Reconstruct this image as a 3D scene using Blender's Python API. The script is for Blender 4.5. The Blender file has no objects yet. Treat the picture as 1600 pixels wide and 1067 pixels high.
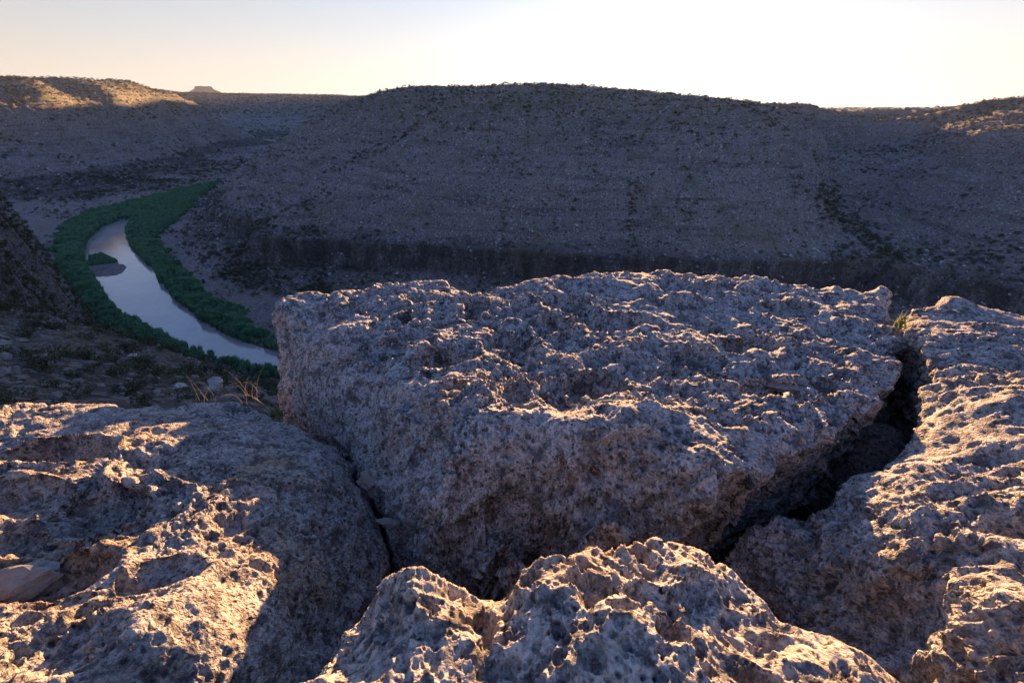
import bpy, math, random
import numpy as np
from mathutils import Vector, Matrix

random.seed(7)
rng = np.random.default_rng(7)
sc = bpy.context.scene
col = sc.collection
D = bpy.data

# ------------------------------------------------------------------ camera
F = 711.0                       # focal length in pixels of the 1600 px wide photograph
PITCH = math.radians(26.8)
CP, SP = math.cos(PITCH), math.sin(PITCH)
cam_d = D.cameras.new('camera'); cam_d.sensor_width = 36; cam_d.lens = 36 * F / 1600
cam_d.clip_start = 0.05; cam_d.clip_end = 30000
cam = D.objects.new('camera', cam_d); col.objects.link(cam)
cam.location = (0, 0, 0); cam.rotation_euler = (math.radians(90) - PITCH, 0, 0)
sc.camera = cam

# ------------------------------------------------------------------ sky, sun, exposure
SUN_AZ = math.radians(15.2)     # clockwise from +Y
SUN_EL = math.radians(2.6)
w = D.worlds.new('World'); sc.world = w; w.use_nodes = True
nt = w.node_tree; nt.nodes.clear()
sky = nt.nodes.new('ShaderNodeTexSky'); sky.sky_type = 'NISHITA'; sky.sun_disc = False
sky.sun_elevation = SUN_EL; sky.sun_rotation = SUN_AZ
sky.air_density = 1.0; sky.dust_density = 0.35; sky.ozone_density = 2.0; sky.altitude = 400
bg = nt.nodes.new('ShaderNodeBackground'); bg.inputs['Strength'].default_value = 0.07
out = nt.nodes.new('ShaderNodeOutputWorld')
# the dusty dusk band: the sky's own brightness, its yellow-green cast softened towards cream near the horizon
tc = nt.nodes.new('ShaderNodeTexCoord'); sx = nt.nodes.new('ShaderNodeSeparateXYZ'); nt.links.new(tc.outputs['Generated'], sx.inputs[0])
rp = nt.nodes.new('ShaderNodeValToRGB'); e = rp.color_ramp.elements
e[0].position = 0.0; e[0].color = (1.0, 0.87, 0.79, 1); e[1].position = 1.0; e[1].color = (0.48, 0.9, 2.3, 1)
for p_, c_ in ((0.06, (1.0, 0.90, 0.80)), (0.16, (0.87, 0.93, 1.02)), (0.34, (0.56, 0.9, 1.75))):
    q_ = e.new(p_); q_.color = (*c_, 1)
nt.links.new(sx.outputs[2], rp.inputs[0])
# away from the sun the low sky is blue as well
r2 = nt.nodes.new('ShaderNodeValToRGB'); e2 = r2.color_ramp.elements
e2[0].position = 0.0; e2[0].color = (0.95, 0.98, 1.18, 1); e2[1].position = 1.0; e2[1].color = (0.48, 0.9, 2.3, 1); q_ = e2.new(0.34); q_.color = (0.66, 0.92, 1.65, 1)
nt.links.new(sx.outputs[2], r2.inputs[0])
mr = nt.nodes.new('ShaderNodeMapRange'); mr.interpolation_type = 'SMOOTHSTEP'; mr.inputs['From Min'].default_value = -0.1; mr.inputs['From Max'].default_value = 0.55; nt.links.new(sx.outputs[1], mr.inputs['Value'])
m2 = nt.nodes.new('ShaderNodeMix'); m2.data_type = 'RGBA'; nt.links.new(mr.outputs[0], m2.inputs[0]); nt.links.new(r2.outputs[0], m2.inputs[6]); nt.links.new(rp.outputs[0], m2.inputs[7])
bw = nt.nodes.new('ShaderNodeRGBToBW'); nt.links.new(sky.outputs[0], bw.inputs[0])
pw = nt.nodes.new('ShaderNodeMath'); pw.operation = 'POWER'; pw.inputs[1].default_value = 0.6; nt.links.new(bw.outputs[0], pw.inputs[0])
pm_ = nt.nodes.new('ShaderNodeMath'); pm_.operation = 'MULTIPLY'; pm_.inputs[1].default_value = 1.22; nt.links.new(pw.outputs[0], pm_.inputs[0])
mu = nt.nodes.new('ShaderNodeMix'); mu.data_type = 'RGBA'; mu.blend_type = 'MULTIPLY'; mu.inputs[0].default_value = 1
nt.links.new(m2.outputs[2], mu.inputs[6]); nt.links.new(pm_.outputs[0], mu.inputs[7])
mx = nt.nodes.new('ShaderNodeMix'); mx.data_type = 'RGBA'; mx.inputs[0].default_value = 0.97
nt.links.new(sky.outputs[0], mx.inputs[6]); nt.links.new(mu.outputs[2], mx.inputs[7])
nt.links.new(mx.outputs[2], bg.inputs[0]); nt.links.new(bg.outputs[0], out.inputs[0])

sl = D.lights.new('sun', 'SUN'); sl.energy = 5.0; sl.angle = math.radians(0.6); sl.color = (1.0, 0.55, 0.24)
so = D.objects.new('sun', sl); col.objects.link(so)
sdir = Vector((math.sin(SUN_AZ) * math.cos(SUN_EL), math.cos(SUN_AZ) * math.cos(SUN_EL), math.sin(SUN_EL)))
so.rotation_euler = sdir.to_track_quat('Z', 'Y').to_euler()
so.location = sdir * 60

vs = sc.view_settings
vs.view_transform = 'Standard'; vs.look = 'None'; vs.gamma = 1.0; vs.use_curve_mapping = False
vs.exposure = 2.65
sc.cycles.max_bounces = 5; sc.cycles.diffuse_bounces = 3; sc.cycles.glossy_bounces = 2

# ------------------------------------------------------------------ maths helpers
def ray(px, py):
    a = px - 800.0; b = 533.5 - py
    return a, F * CP + b * SP, -F * SP + b * CP

def at_z(px, py, z):
    a, b, c = ray(px, py); t = z / c
    return a * t, b * t, z

def at_r(px, py, r):
    a, b, c = ray(px, py); t = r / math.hypot(a, b)
    return a * t, b * t, c * t

def hsh(ix, iy, iz, seed):
    h = (ix.astype(np.uint32) * np.uint32(0x8da6b343)) ^ (iy.astype(np.uint32) * np.uint32(0xd8163841)) ^ \
        (iz.astype(np.uint32) * np.uint32(0xcb1ab31f)) ^ np.uint32((seed * 0x9E3779B1) & 0xffffffff)
    h ^= h >> np.uint32(15); h *= np.uint32(0x2c1b3c6d); h ^= h >> np.uint32(12)
    h *= np.uint32(0x297a2d39); h ^= h >> np.uint32(15)
    return h

def noise3(x, y, z, seed=0):
    """gradient noise, about -1..1"""
    xi = np.floor(x); yi = np.floor(y); zi = np.floor(z)
    fx = (x - xi).astype(np.float32); fy = (y - yi).astype(np.float32); fz = (z - zi).astype(np.float32)
    xi = xi.astype(np.int64); yi = yi.astype(np.int64); zi = zi.astype(np.int64)
    u = fx * fx * fx * (fx * (fx * 6 - 15) + 10); v = fy * fy * fy * (fy * (fy * 6 - 15) + 10)
    s = fz * fz * fz * (fz * (fz * 6 - 15) + 10)
    res = 0
    for dx in (0, 1):
        wx = u if dx else 1 - u
        for dy in (0, 1):
            wy = v if dy else 1 - v
            for dz in (0, 1):
                wz = s if dz else 1 - s
                h = hsh(xi + dx, yi + dy, zi + dz, seed)
                gx = (h & np.uint32(1023)).astype(np.float32) / 511.5 - 1
                gy = ((h >> np.uint32(10)) & np.uint32(1023)).astype(np.float32) / 511.5 - 1
                gz = ((h >> np.uint32(20)) & np.uint32(1023)).astype(np.float32) / 511.5 - 1
                res = res + wx * wy * wz * (gx * (fx - dx) + gy * (fy - dy) + gz * (fz - dz))
    return res * 1.3

def fbm(x, y, z, octv=5, seed=0, gain=0.5, lac=2.03):
    a = 1.0; t = 0; f = 1.0
    for o in range(octv):
        t = t + a * noise3(x * f, y * f, z * f, seed + o * 13); a *= gain; f *= lac
    return t

def ridged(x, y, z, octv=4, seed=0, gain=0.5):
    a = 1.0; t = 0; f = 1.0
    for o in range(octv):
        t = t + a * (1 - np.abs(noise3(x * f, y * f, z * f, seed + o * 17)) * 2); a *= gain; f *= 2.07
    return t

def worley3(x, y, z, seed=0, jit=0.9):
    """F1 squared, F2 squared and a random number of the nearest cell"""
    xi = np.floor(x).astype(np.int64); yi = np.floor(y).astype(np.int64); zi = np.floor(z).astype(np.int64)
    f1 = np.full(x.shape, 9.0, np.float32); f2 = f1.copy(); cid = np.zeros(x.shape, np.float32)
    for dx in (-1, 0, 1):
        for dy in (-1, 0, 1):
            for dz in (-1, 0, 1):
                h = hsh(xi + dx, yi + dy, zi + dz, seed)
                qx = (xi + dx + 0.5 + jit * ((h & np.uint32(1023)) / 1023.0 - 0.5) - x)
                qy = (yi + dy + 0.5 + jit * (((h >> np.uint32(10)) & np.uint32(1023)) / 1023.0 - 0.5) - y)
                qz = (zi + dz + 0.5 + jit * (((h >> np.uint32(20)) & np.uint32(1023)) / 1023.0 - 0.5) - z)
                d = (qx * qx + qy * qy + qz * qz).astype(np.float32)
                m = d < f1
                f2 = np.where(m, f1, np.minimum(f2, d))
                cid = np.where(m, ((h >> np.uint32(5)) & np.uint32(4095)) / 4095.0, cid)
                f1 = np.minimum(f1, d)
    return f1, f2, cid

class TPS:
    def __init__(s, pts, val, lam=1e-4):
        s.p = np.array(pts, float); n = len(s.p); v = np.array(val, float)
        K = s.k(s.p, s.p) + lam * np.eye(n); A = np.c_[np.ones(n), s.p]
        M = np.zeros((n + 3, n + 3)); M[:n, :n] = K; M[:n, n:] = A; M[n:, :n] = A.T
        s.w = np.linalg.solve(M, np.r_[v, 0, 0, 0])
    @staticmethod
    def k(a, b):
        r2 = ((a[:, None, :] - b[None, :, :]) ** 2).sum(-1)
        return 0.5 * r2 * np.log(r2 + 1e-12)
    def __call__(s, x, y):
        sh = x.shape; q = np.c_[x.ravel(), y.ravel()]; o = np.empty(len(q)); n = len(s.p)
        for i in range(0, len(q), 40000):
            c = q[i:i + 40000]
            o[i:i + 40000] = s.k(c, s.p) @ s.w[:n] + s.w[n] + c @ s.w[n + 1:]
        return o.reshape(sh)

def poly_sdf(x, y, poly):
    """signed distance (negative inside), closest point"""
    P = np.array(poly, float); Q = np.roll(P, -1, axis=0)
    best = np.full(x.shape, 1e18); cx = np.zeros(x.shape); cy = np.zeros(x.shape); ins = np.zeros(x.shape, bool)
    for (ax, ay), (bx, by) in zip(P, Q):
        dx, dy = bx - ax, by - ay; L = dx * dx + dy * dy + 1e-12
        t = np.clip(((x - ax) * dx + (y - ay) * dy) / L, 0, 1)
        qx = ax + t * dx; qy = ay + t * dy; d = (x - qx) ** 2 + (y - qy) ** 2
        m = d < best; best = np.where(m, d, best); cx = np.where(m, qx, cx); cy = np.where(m, qy, cy)
        c = ((ay > y) != (by > y)) & (x < (bx - ax) * (y - ay) / (by - ay + 1e-15) + ax)
        ins ^= c
    d = np.sqrt(best)
    return np.where(ins, -d, d), cx, cy

def line_dist(x, y, line):
    best = np.full(x.shape, 1e18); tt = np.zeros(x.shape)
    n = len(line) - 1
    for i in range(n):
        ax, ay = line[i][:2]; bx, by = line[i + 1][:2]
        dx, dy = bx - ax, by - ay; L = dx * dx + dy * dy + 1e-12
        t = np.clip(((x - ax) * dx + (y - ay) * dy) / L, 0, 1)
        d = (x - ax - t * dx) ** 2 + (y - ay - t * dy) ** 2
        m = d < best; best = np.where(m, d, best); tt = np.where(m, (i + t) / n, tt)
    return np.sqrt(best), tt

def sstep(a, b, x):
    t = np.clip((x - a) / (b - a), 0, 1); return t * t * (3 - 2 * t)

def mesh_from_grid(name, X, Y, Z, keep=None):
    """grid of vertices (n x m) to a mesh; keep = bool per quad"""
    n, m = X.shape
    idx = np.arange(n * m).reshape(n, m)
    q = np.stack([idx[:-1, :-1], idx[:-1, 1:], idx[1:, 1:], idx[1:, :-1]], -1).reshape(-1, 4)
    if keep is not None: q = q[keep.ravel()]
    used = np.zeros(n * m, bool); used[q.ravel()] = True
    rem = np.cumsum(used) - 1; q = rem[q]
    V = np.stack([X.ravel()[used], Y.ravel()[used], Z.ravel()[used]], -1).astype(np.float32)
    me = D.meshes.new(name)
    me.vertices.add(len(V)); me.vertices.foreach_set('co', V.ravel())
    me.loops.add(q.size); me.loops.foreach_set('vertex_index', q.ravel().astype(np.int32))
    me.polygons.add(len(q)); me.polygons.foreach_set('loop_start', np.arange(0, q.size, 4, dtype=np.int32))
    me.polygons.foreach_set('loop_total', np.full(len(q), 4, np.int32))
    me.polygons.foreach_set('use_smooth', np.ones(len(q), bool))
    me.update(calc_edges=True)
    return me

def mesh_poly(name, V, Fc, smooth=True):
    me = D.meshes.new(name); me.from_pydata([tuple(map(float, v)) for v in V], [], [tuple(map(int, f)) for f in Fc]); me.update()
    me.polygons.foreach_set('use_smooth', np.full(len(me.polygons), smooth)); return me

def link(name, me, mat=None, parent=None, **props):
    o = D.objects.new(name, me); col.objects.link(o)
    if mat is not None and me is not None and len(me.materials) == 0: me.materials.append(mat)
    if parent is not None: o.parent = parent
    for k, v in props.items(): o[k] = v
    return o

# ------------------------------------------------------------------ materials
class NB:
    def __init__(s, name):
        s.m = D.materials.new(name); s.m.use_nodes = True; s.t = s.m.node_tree
        s.b = s.t.nodes['Principled BSDF']; s.out = s.t.nodes['Material Output']
        s.co = s.t.nodes.new('ShaderNodeTexCoord').outputs['Object']
    def n(s, kind, **kw):
        q = s.t.nodes.new(kind)
        for k, v in kw.items(): setattr(q, k, v)
        return q
    def lk(s, a, b): s.t.links.new(a, b)
    def scale(s, vec, sx, sy, sz, loc=(0, 0, 0)):
        q = s.n('ShaderNodeMapping'); q.inputs['Scale'].default_value = (sx, sy, sz); q.inputs['Location'].default_value = loc
        s.lk(vec, q.inputs[0]); return q.outputs[0]
    def noise(s, scale, detail=4, rough=0.55, vec=None, dist=0.0):
        q = s.n('ShaderNodeTexNoise'); q.inputs['Scale'].default_value = scale; q.inputs['Detail'].default_value = detail
        q.inputs['Roughness'].default_value = rough; q.inputs['Distortion'].default_value = dist
        s.lk(vec or s.co, q.inputs['Vector']); return q.outputs['Fac']
    def vor(s, scale, vec=None, feature='F1', out='Distance', rnd=1.0):
        q = s.n('ShaderNodeTexVoronoi'); q.feature = feature; q.inputs['Scale'].default_value = scale
        q.inputs['Randomness'].default_value = rnd
        s.lk(vec or s.co, q.inputs['Vector']); return q.outputs[out]
    def ramp(s, fac, stops):
        q = s.n('ShaderNodeValToRGB'); e = q.color_ramp.elements
        while len(e) < len(stops): e.new(0.5)
        for el, (p, c) in zip(e, stops):
            el.position = p; el.color = (c, c, c, 1) if isinstance(c, (int, float)) else (*c, 1)
        s.lk(fac, q.inputs[0]); return q.outputs[0]
    def mix(s, fac, a, b, mode='MIX'):
        q = s.n('ShaderNodeMix'); q.data_type = 'RGBA'; q.blend_type = mode
        for sock, v in ((q.inputs[0], fac), (q.inputs[6], a), (q.inputs[7], b)):
            if isinstance(v, (int, float)): sock.default_value = v
            elif isinstance(v, tuple): sock.default_value = (*v, 1)
            else: s.lk(v, sock)
        return q.outputs[2]
    def math(s, op, a, b=0.0):
        q = s.n('ShaderNodeMath', operation=op)
        for sock, v in ((q.inputs[0], a), (q.inputs[1], b)):
            if isinstance(v, (int, float)): sock.default_value = v
            else: s.lk(v, sock)
        return q.outputs[0]
    def bump(s, h, dist, strength=1.0, prev=None):
        q = s.n('ShaderNodeBump'); q.inputs['Distance'].default_value = dist; q.inputs['Strength'].default_value = strength
        s.lk(h, q.inputs['Height'])
        if prev is not None: s.lk(prev, q.inputs['Normal'])
        return q.outputs[0]
    def done(s, colour, rough=0.9, normal=None, spec=0.25):
        if isinstance(colour, tuple): s.b.inputs['Base Color'].default_value = (*colour, 1)
        else: s.lk(colour, s.b.inputs['Base Color'])
        if isinstance(rough, (int, float)): s.b.inputs['Roughness'].default_value = rough
        else: s.lk(rough, s.b.inputs['Roughness'])
        s.b.inputs['Specular IOR Level'].default_value = spec
        if normal is not None: s.lk(normal, s.b.inputs['Normal'])
        return s.m

def limestone(name, base=(0.36, 0.34, 0.33), tan=(0.44, 0.31, 0.19), dark=(0.075, 0.07, 0.072), tan_amt=0.5, pit=1.0, seed=0.0):
    b = NB(name); co = b.scale(b.co, 1, 1, 1, (seed, seed * 1.7, seed * 0.6))
    big = b.noise(1.6, 5, 0.6, co); mid = b.noise(9, 6, 0.65, co); fine = b.noise(55, 5, 0.7, co)
    c = b.mix(b.ramp(mid, [(0.36, 0.0), (0.66, 1.0)]), base, tuple(min(1, v * 1.38) for v in base))
    c = b.mix(b.math('MULTIPLY', b.ramp(b.noise(2.7, 6, 0.7, b.scale(co, 1, 1, 1, (3, 9, 4))), [(0.5, 0.0), (0.66, 1.0)]), tan_amt), c, tan)
    c = b.mix(b.math('MULTIPLY', b.ramp(b.noise(14, 7, 0.75, b.scale(co, 1, 1, 1, (13, 2, 7))), [(0.49, 0.0), (0.58, 1.0)]), 0.8), c, dark)
    c = b.mix(b.math('MULTIPLY', b.ramp(fine, [(0.42, 1.0), (0.55, 0.0)]), 0.5), c, dark)
    c = b.mix(b.math('MULTIPLY', b.ramp(b.noise(30, 4, 0.6, b.scale(co, 1, 1, 1, (1, 5, 2))), [(0.62, 0.0), (0.7, 1.0)]), 0.5), c, (0.6, 0.57, 0.53))
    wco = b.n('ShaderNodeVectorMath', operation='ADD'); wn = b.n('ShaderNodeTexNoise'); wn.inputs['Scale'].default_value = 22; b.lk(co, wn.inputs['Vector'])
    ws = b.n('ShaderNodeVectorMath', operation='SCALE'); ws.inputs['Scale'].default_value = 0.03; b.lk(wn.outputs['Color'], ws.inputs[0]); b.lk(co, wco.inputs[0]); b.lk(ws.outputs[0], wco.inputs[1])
    for sc_, cov, am in ((46, 0.55, 0.85), (105, 0.6, 0.7)):  # dark spots painted in at pit scale, standing in for shaded pits
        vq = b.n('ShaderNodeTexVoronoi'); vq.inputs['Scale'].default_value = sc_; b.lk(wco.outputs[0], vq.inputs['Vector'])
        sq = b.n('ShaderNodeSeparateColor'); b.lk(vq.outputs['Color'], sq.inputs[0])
        pit_shade = b.math('MULTIPLY', b.ramp(sq.outputs[0], [(cov, 0.0), (cov + 0.12, 1.0)]), b.ramp(vq.outputs['Distance'], [(0.22, 1.0), (0.48, 0.0)]))
        c = b.mix(b.math('MULTIPLY', pit_shade, am), c, tuple(v * 0.55 for v in dark))
    v1 = b.math('MINIMUM', b.vor(62, wco.outputs[0]), 0.5); v2 = b.vor(170, wco.outputs[0])
    h = b.math('ADD', b.math('MULTIPLY', v1, 2.2 * pit), b.math('MULTIPLY', v2, 0.6 * pit))
    h = b.math('ADD', h, b.math('MULTIPLY', b.noise(180, 5, 0.7, co), 0.7))
    nrm = b.bump(h, 0.009, 1.0)
    return b.done(c, 0.88, nrm, 0.2)

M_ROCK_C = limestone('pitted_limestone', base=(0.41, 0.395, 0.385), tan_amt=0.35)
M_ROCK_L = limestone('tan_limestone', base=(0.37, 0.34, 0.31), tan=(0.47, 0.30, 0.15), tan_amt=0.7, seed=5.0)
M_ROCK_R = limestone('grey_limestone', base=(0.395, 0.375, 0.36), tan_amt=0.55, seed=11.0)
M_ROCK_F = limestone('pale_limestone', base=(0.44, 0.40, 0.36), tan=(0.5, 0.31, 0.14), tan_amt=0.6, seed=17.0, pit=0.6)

def hill_material():
    b = NB('canyon_ground')
    sepz = b.n('ShaderNodeSeparateXYZ'); b.lk(b.co, sepz.inputs[0]); z = sepz.outputs[2]
    big = b.noise(0.012, 5, 0.6); mid = b.noise(0.09, 6, 0.7); fine = b.noise(0.6, 5, 0.75)
    c = b.mix(b.ramp(big, [(0.38, 0.0), (0.62, 1.0)]), (0.16, 0.138, 0.13), (0.25, 0.215, 0.20))
    c = b.mix(b.math('MULTIPLY', b.ramp(mid, [(0.45, 0.0), (0.62, 1.0)]), 0.6), c, (0.24, 0.235, 0.235))
    # strata: bands that follow height
    st = b.noise(1.0, 4, 0.7, b.scale(b.co, 0.02, 0.02, 0.38))
    c = b.mix(b.math('MULTIPLY', b.ramp(st, [(0.42, 0.0), (0.6, 1.0)]), 0.55), c, (0.31, 0.275, 0.25))
    c = b.mix(b.math('MULTIPLY', b.ramp(st, [(0.36, 1.0), (0.46, 0.0)]), 0.55), c, (0.085, 0.075, 0.07))
    # rubble
    vc = b.n('ShaderNodeTexVoronoi'); vc.inputs['Scale'].default_value = 0.75; b.lk(b.co, vc.inputs['Vector'])
    sp = b.n('ShaderNodeSeparateColor'); b.lk(vc.outputs['Color'], sp.inputs[0])
    stone = b.math('MULTIPLY', b.ramp(sp.outputs[0], [(0.62, 0.0), (0.72, 1.0)]), b.ramp(vc.outputs['Distance'], [(0.3, 1.0), (0.46, 0.0)]))
    c = b.mix(b.math('MULTIPLY', stone, 0.75), c, (0.52, 0.49, 0.47))
    vd = b.ramp(sp.outputs[1], [(0.66, 0.0), (0.74, 1.0)])
    c = b.mix(b.math('MULTIPLY', vd, b.ramp(vc.outputs['Distance'], [(0.3, 0.9), (0.55, 0.0)])), c, (0.035, 0.034, 0.03))
    c = b.mix(b.math('MULTIPLY', b.ramp(b.math('MULTIPLY', b.math('ADD', z, 30.0), 0.02), [(0.3, 0.0), (0.75, 1.0)]), b.ramp(mid, [(0.36, 0.85), (0.62, 0.1)])), c, (0.15, 0.145, 0.065))
    # brown soil and leaf litter on the slope below the ledge
    ln_ = b.n('ShaderNodeVectorMath', operation='LENGTH'); b.lk(b.co, ln_.inputs[0])
    c = b.mix(b.math('MULTIPLY', b.ramp(b.math('MULTIPLY', ln_.outputs['Value'], 0.0025), [(0.42, 1.0), (0.62, 0.0)]), b.ramp(b.noise(0.25, 6, 0.7), [(0.3, 0.35), (0.55, 0.9)])), c, (0.085, 0.068, 0.055))
    # small-scale rubble for the near slope
    vn = b.n('ShaderNodeTexVoronoi'); vn.inputs['Scale'].default_value = 3.2; b.lk(b.co, vn.inputs['Vector'])
    sn = b.n('ShaderNodeSeparateColor'); b.lk(vn.outputs['Color'], sn.inputs[0])
    c = b.mix(b.math('MULTIPLY', b.ramp(sn.outputs[0], [(0.7, 0.0), (0.8, 1.0)]), 0.4), c, (0.40, 0.37, 0.35))
    c = b.mix(b.math('MULTIPLY', b.ramp(sn.outputs[2], [(0.7, 0.0), (0.8, 1.0)]), 0.5), c, (0.06, 0.055, 0.045))
    # dry grass and scrub tint
    c = b.mix(b.math('MULTIPLY', b.ramp(b.noise(0.05, 6, 0.7, b.scale(b.co, 1, 1, 1, (40, 7, 3))), [(0.5, 0.0), (0.66, 1.0)]), 0.5), c, (0.15, 0.14, 0.075))
    # desert varnish on the low cliff band, plus its shade painted into the colour
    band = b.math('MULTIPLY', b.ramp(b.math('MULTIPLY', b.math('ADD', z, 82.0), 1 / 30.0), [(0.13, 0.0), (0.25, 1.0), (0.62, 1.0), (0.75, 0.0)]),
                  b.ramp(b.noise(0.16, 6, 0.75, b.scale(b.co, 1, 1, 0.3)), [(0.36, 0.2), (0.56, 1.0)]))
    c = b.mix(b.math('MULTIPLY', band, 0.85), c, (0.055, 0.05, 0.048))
    silt = b.math('MULTIPLY', b.ramp(b.math('MULTIPLY', b.math('ADD', z, 82.0), 0.1), [(0.36, 1.0), (0.44, 0.0)]), b.ramp(b.noise(0.08, 6, 0.7), [(0.48, 0.0), (0.6, 0.8)]))
    c = b.mix(silt, c, (0.26, 0.225, 0.205))
    h = b.math('ADD', b.math('MULTIPLY', vc.outputs['Distance'], -0.8), b.math('MULTIPLY', fine, 1.3))
    h = b.math('ADD', h, b.math('MULTIPLY', vn.outputs['Distance'], -0.25))
    return b.done(c, 0.95, b.bump(h, 1.3, 1.0), 0.1)
M_HILL = hill_material()

def simple_stone(name, c1, c2, sc_=3.0, bd=0.05):
    b = NB(name)
    rnd = b.n('ShaderNodeObjectInfo').outputs['Random']
    c = b.mix(b.ramp(b.noise(sc_, 5, 0.7), [(0.35, 0.0), (0.65, 1.0)]), c1, c2)
    c = b.mix(b.math('MULTIPLY', rnd, 0.55), c, (0.12, 0.105, 0.095))
    return b.done(c, 0.92, b.bump(b.noise(sc_ * 3, 5, 0.7), bd, 0.8), 0.15)
M_BOULDER = simple_stone('hillside_stone', (0.34, 0.32, 0.31), (0.55, 0.52, 0.5))
M_PEBBLE = simple_stone('ledge_stone', (0.2, 0.185, 0.175), (0.36, 0.33, 0.3), 30.0, 0.004)

def leaf_mat(name, c1, c2, c3=None):
    b = NB(name); rnd = b.n('ShaderNodeObjectInfo').outputs['Random']
    c = b.mix(rnd, c1, c2)
    c = b.mix(b.ramp(b.noise(2.3, 2, 0.5), [(0.35, 0.0), (0.65, 1.0)]), c, c3 or c2)
    return b.done(c, 0.75, None, 0.2)
M_SHRUB = leaf_mat('desert_shrub_leaves', (0.03, 0.04, 0.02), (0.085, 0.09, 0.04), (0.055, 0.06, 0.03))
M_REED = leaf_mat('river_cane', (0.035, 0.11, 0.06), (0.2, 0.36, 0.17), (0.09, 0.22, 0.12))
M_STEM = leaf_mat('woody_stem', (0.1, 0.075, 0.05), (0.14, 0.11, 0.08))
M_STRAW = leaf_mat('dry_straw', (0.34, 0.28, 0.18), (0.44, 0.37, 0.25))
M_WEED = leaf_mat('crack_weed', (0.14, 0.16, 0.045), (0.2, 0.2, 0.06))

def water_mat():
    b = NB('river_water')
    n1 = b.noise(0.35, 4, 0.6, b.scale(b.co, 1, 1, 1)); n2 = b.noise(2.0, 3, 0.5)
    c = b.mix(b.ramp(b.noise(0.03, 4, 0.6), [(0.4, 0.0), (0.6, 1.0)]), (0.25, 0.245, 0.23), (0.31, 0.30, 0.28))
    h = b.math('ADD', n1, b.math('MULTIPLY', n2, 0.15))
    m = b.done(c, 0.06, b.bump(h, 0.05, 0.5), 0.5); b.b.inputs['IOR'].default_value = 1.55; return m
M_WATER = water_mat()

# ------------------------------------------------------------------ canyon terrain
ctl = []   # az, ln r, z
def A(px, py, r):
    x, y, z = at_r(px, py, r); ctl.append((math.atan2(x, y), math.log(r), z))
def Zc(px, py, z):
    x, y, z = at_z(px, py, z); ctl.append((math.atan2(x, y), math.log(math.hypot(x, y)), z))
def H(azd, r, z):
    ctl.append((math.radians(azd), math.log(r), z))

# ground under the foreground ledge and just below it
for a in range(-78, 79, 13):
    H(a, 0.4, -3.0); H(a, 1.5, -3.0); H(a, 3.0, -3.0)
for a in range(-20, 79, 14):
    H(a, 5.0, -3.6); H(a, 9, -8); H(a, 30, -28); H(a, 70, -62); H(a, 105, -80); H(a, 140, -84); H(a, 170, -84)
# near slope on the left
for a in (-78, -68, -56, -44, -32): H(a, 4.5, -3.2)
A(0, 615, 18); A(200, 612, 20); A(330, 618, 20); A(420, 625, 26)
A(0, 560, 42); A(100, 575, 45); A(200, 590, 55); A(300, 600, 62); A(410, 605, 85)
A(0, 480, 90); A(60, 500, 100); A(120, 530, 115); A(200, 565, 110); A(300, 585, 110); A(400, 598, 120)
A(0, 400, 145); A(40, 440, 150); A(80, 480, 160); A(0, 350, 190); A(40, 370, 200)
A(0, 308, 232); A(22, 320, 234); A(36, 345, 232); A(44, 400, 215); A(58, 455, 190); A(92, 502, 170); A(135, 536, 160); A(240, 552, 172)
Zc(310, 566, -79.5); Zc(430, 596, -79.5)
H(-50, 300, -60); H(-56, 250, -20); H(-56, 320, -55); H(-66, 60, -16); H(-66, 150, -24); H(-66, 260, -20); H(-78, 60, -14); H(-78, 200, -14); H(-78, 400, -30); H(-66, 400, -60)
H(-56, 450, -82)
# valley floor
for p in ((100, 360), (110, 420), (150, 470), (200, 510), (300, 545), (400, 575), (150, 380), (200, 430), (260, 480), (350, 530), (420, 550),
          (200, 350), (250, 380), (300, 430), (360, 470), (430, 520), (160, 330), (220, 325), (290, 300), (330, 285), (430, 480)):
    Zc(*p, -82)
for p in ((280, 372), (320, 410), (370, 440), (430, 462)): Zc(*p, -78.5)
H(-46.5, 420, -81); H(-46, 330, -79)
# talus between the reeds and the far cliff, then the cliff top
Zc(300, 350, -77); Zc(340, 385, -76); Zc(420, 420, -74); Zc(520, 440, -74)
CT = [(322, 312, -70), (350, 328, -66), (420, 352, -64), (520, 368, -64), (640, 382, -64), (760, 392, -64), (900, 400, -64), (1050, 406, -64), (1200, 410, -64), (1290, 410, -64)]
for p in CT:
    Zc(*p)
    x, y, z = at_z(*p); az = math.degrees(math.atan2(x, y)); r = math.hypot(x, y)
    if p[0] >= 600: H(az, r - 28, -78.5)
# middle hill
for px, L in {360: ((305, 420), (275, 520)), 400: ((310, 380), (270, 455), (240, 530)), 450: ((330, 315), (280, 390), (235, 465), (206, 520)),
              500: ((300, 340), (230, 430), (178, 505)), 600: ((300, 296), (230, 352), (190, 398), (147, 470)),
              700: ((300, 268), (230, 315), (188, 360), (141, 445)), 800: ((300, 256), (230, 294), (188, 335), (138, 430)),
              900: ((300, 256), (230, 294), (188, 335), (138, 425)), 1000: ((300, 258), (230, 296), (188, 336), (142, 420)),
              1080: ((300, 260), (230, 300), (190, 340), (153, 425)), 1180: ((330, 262), (270, 290), (215, 335), (163, 450)),
              1270: ((350, 280), (290, 312), (235, 370), (200, 440), (169, 620))}.items():
    for py, r in L: A(px, py, r)
    x, y, z = at_r(px, L[-1][0], L[-1][1]); az = math.degrees(math.atan2(x, y)); r = L[-1][1]
    if px < 560: H(az + 1.5, r * 1.22, z - 45); H(az, r * 1.6, -80)
    else: H(az, r * 1.35, z - 4); H(az, r * 2.2, z - 25 if px < 640 else z - 8)
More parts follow.
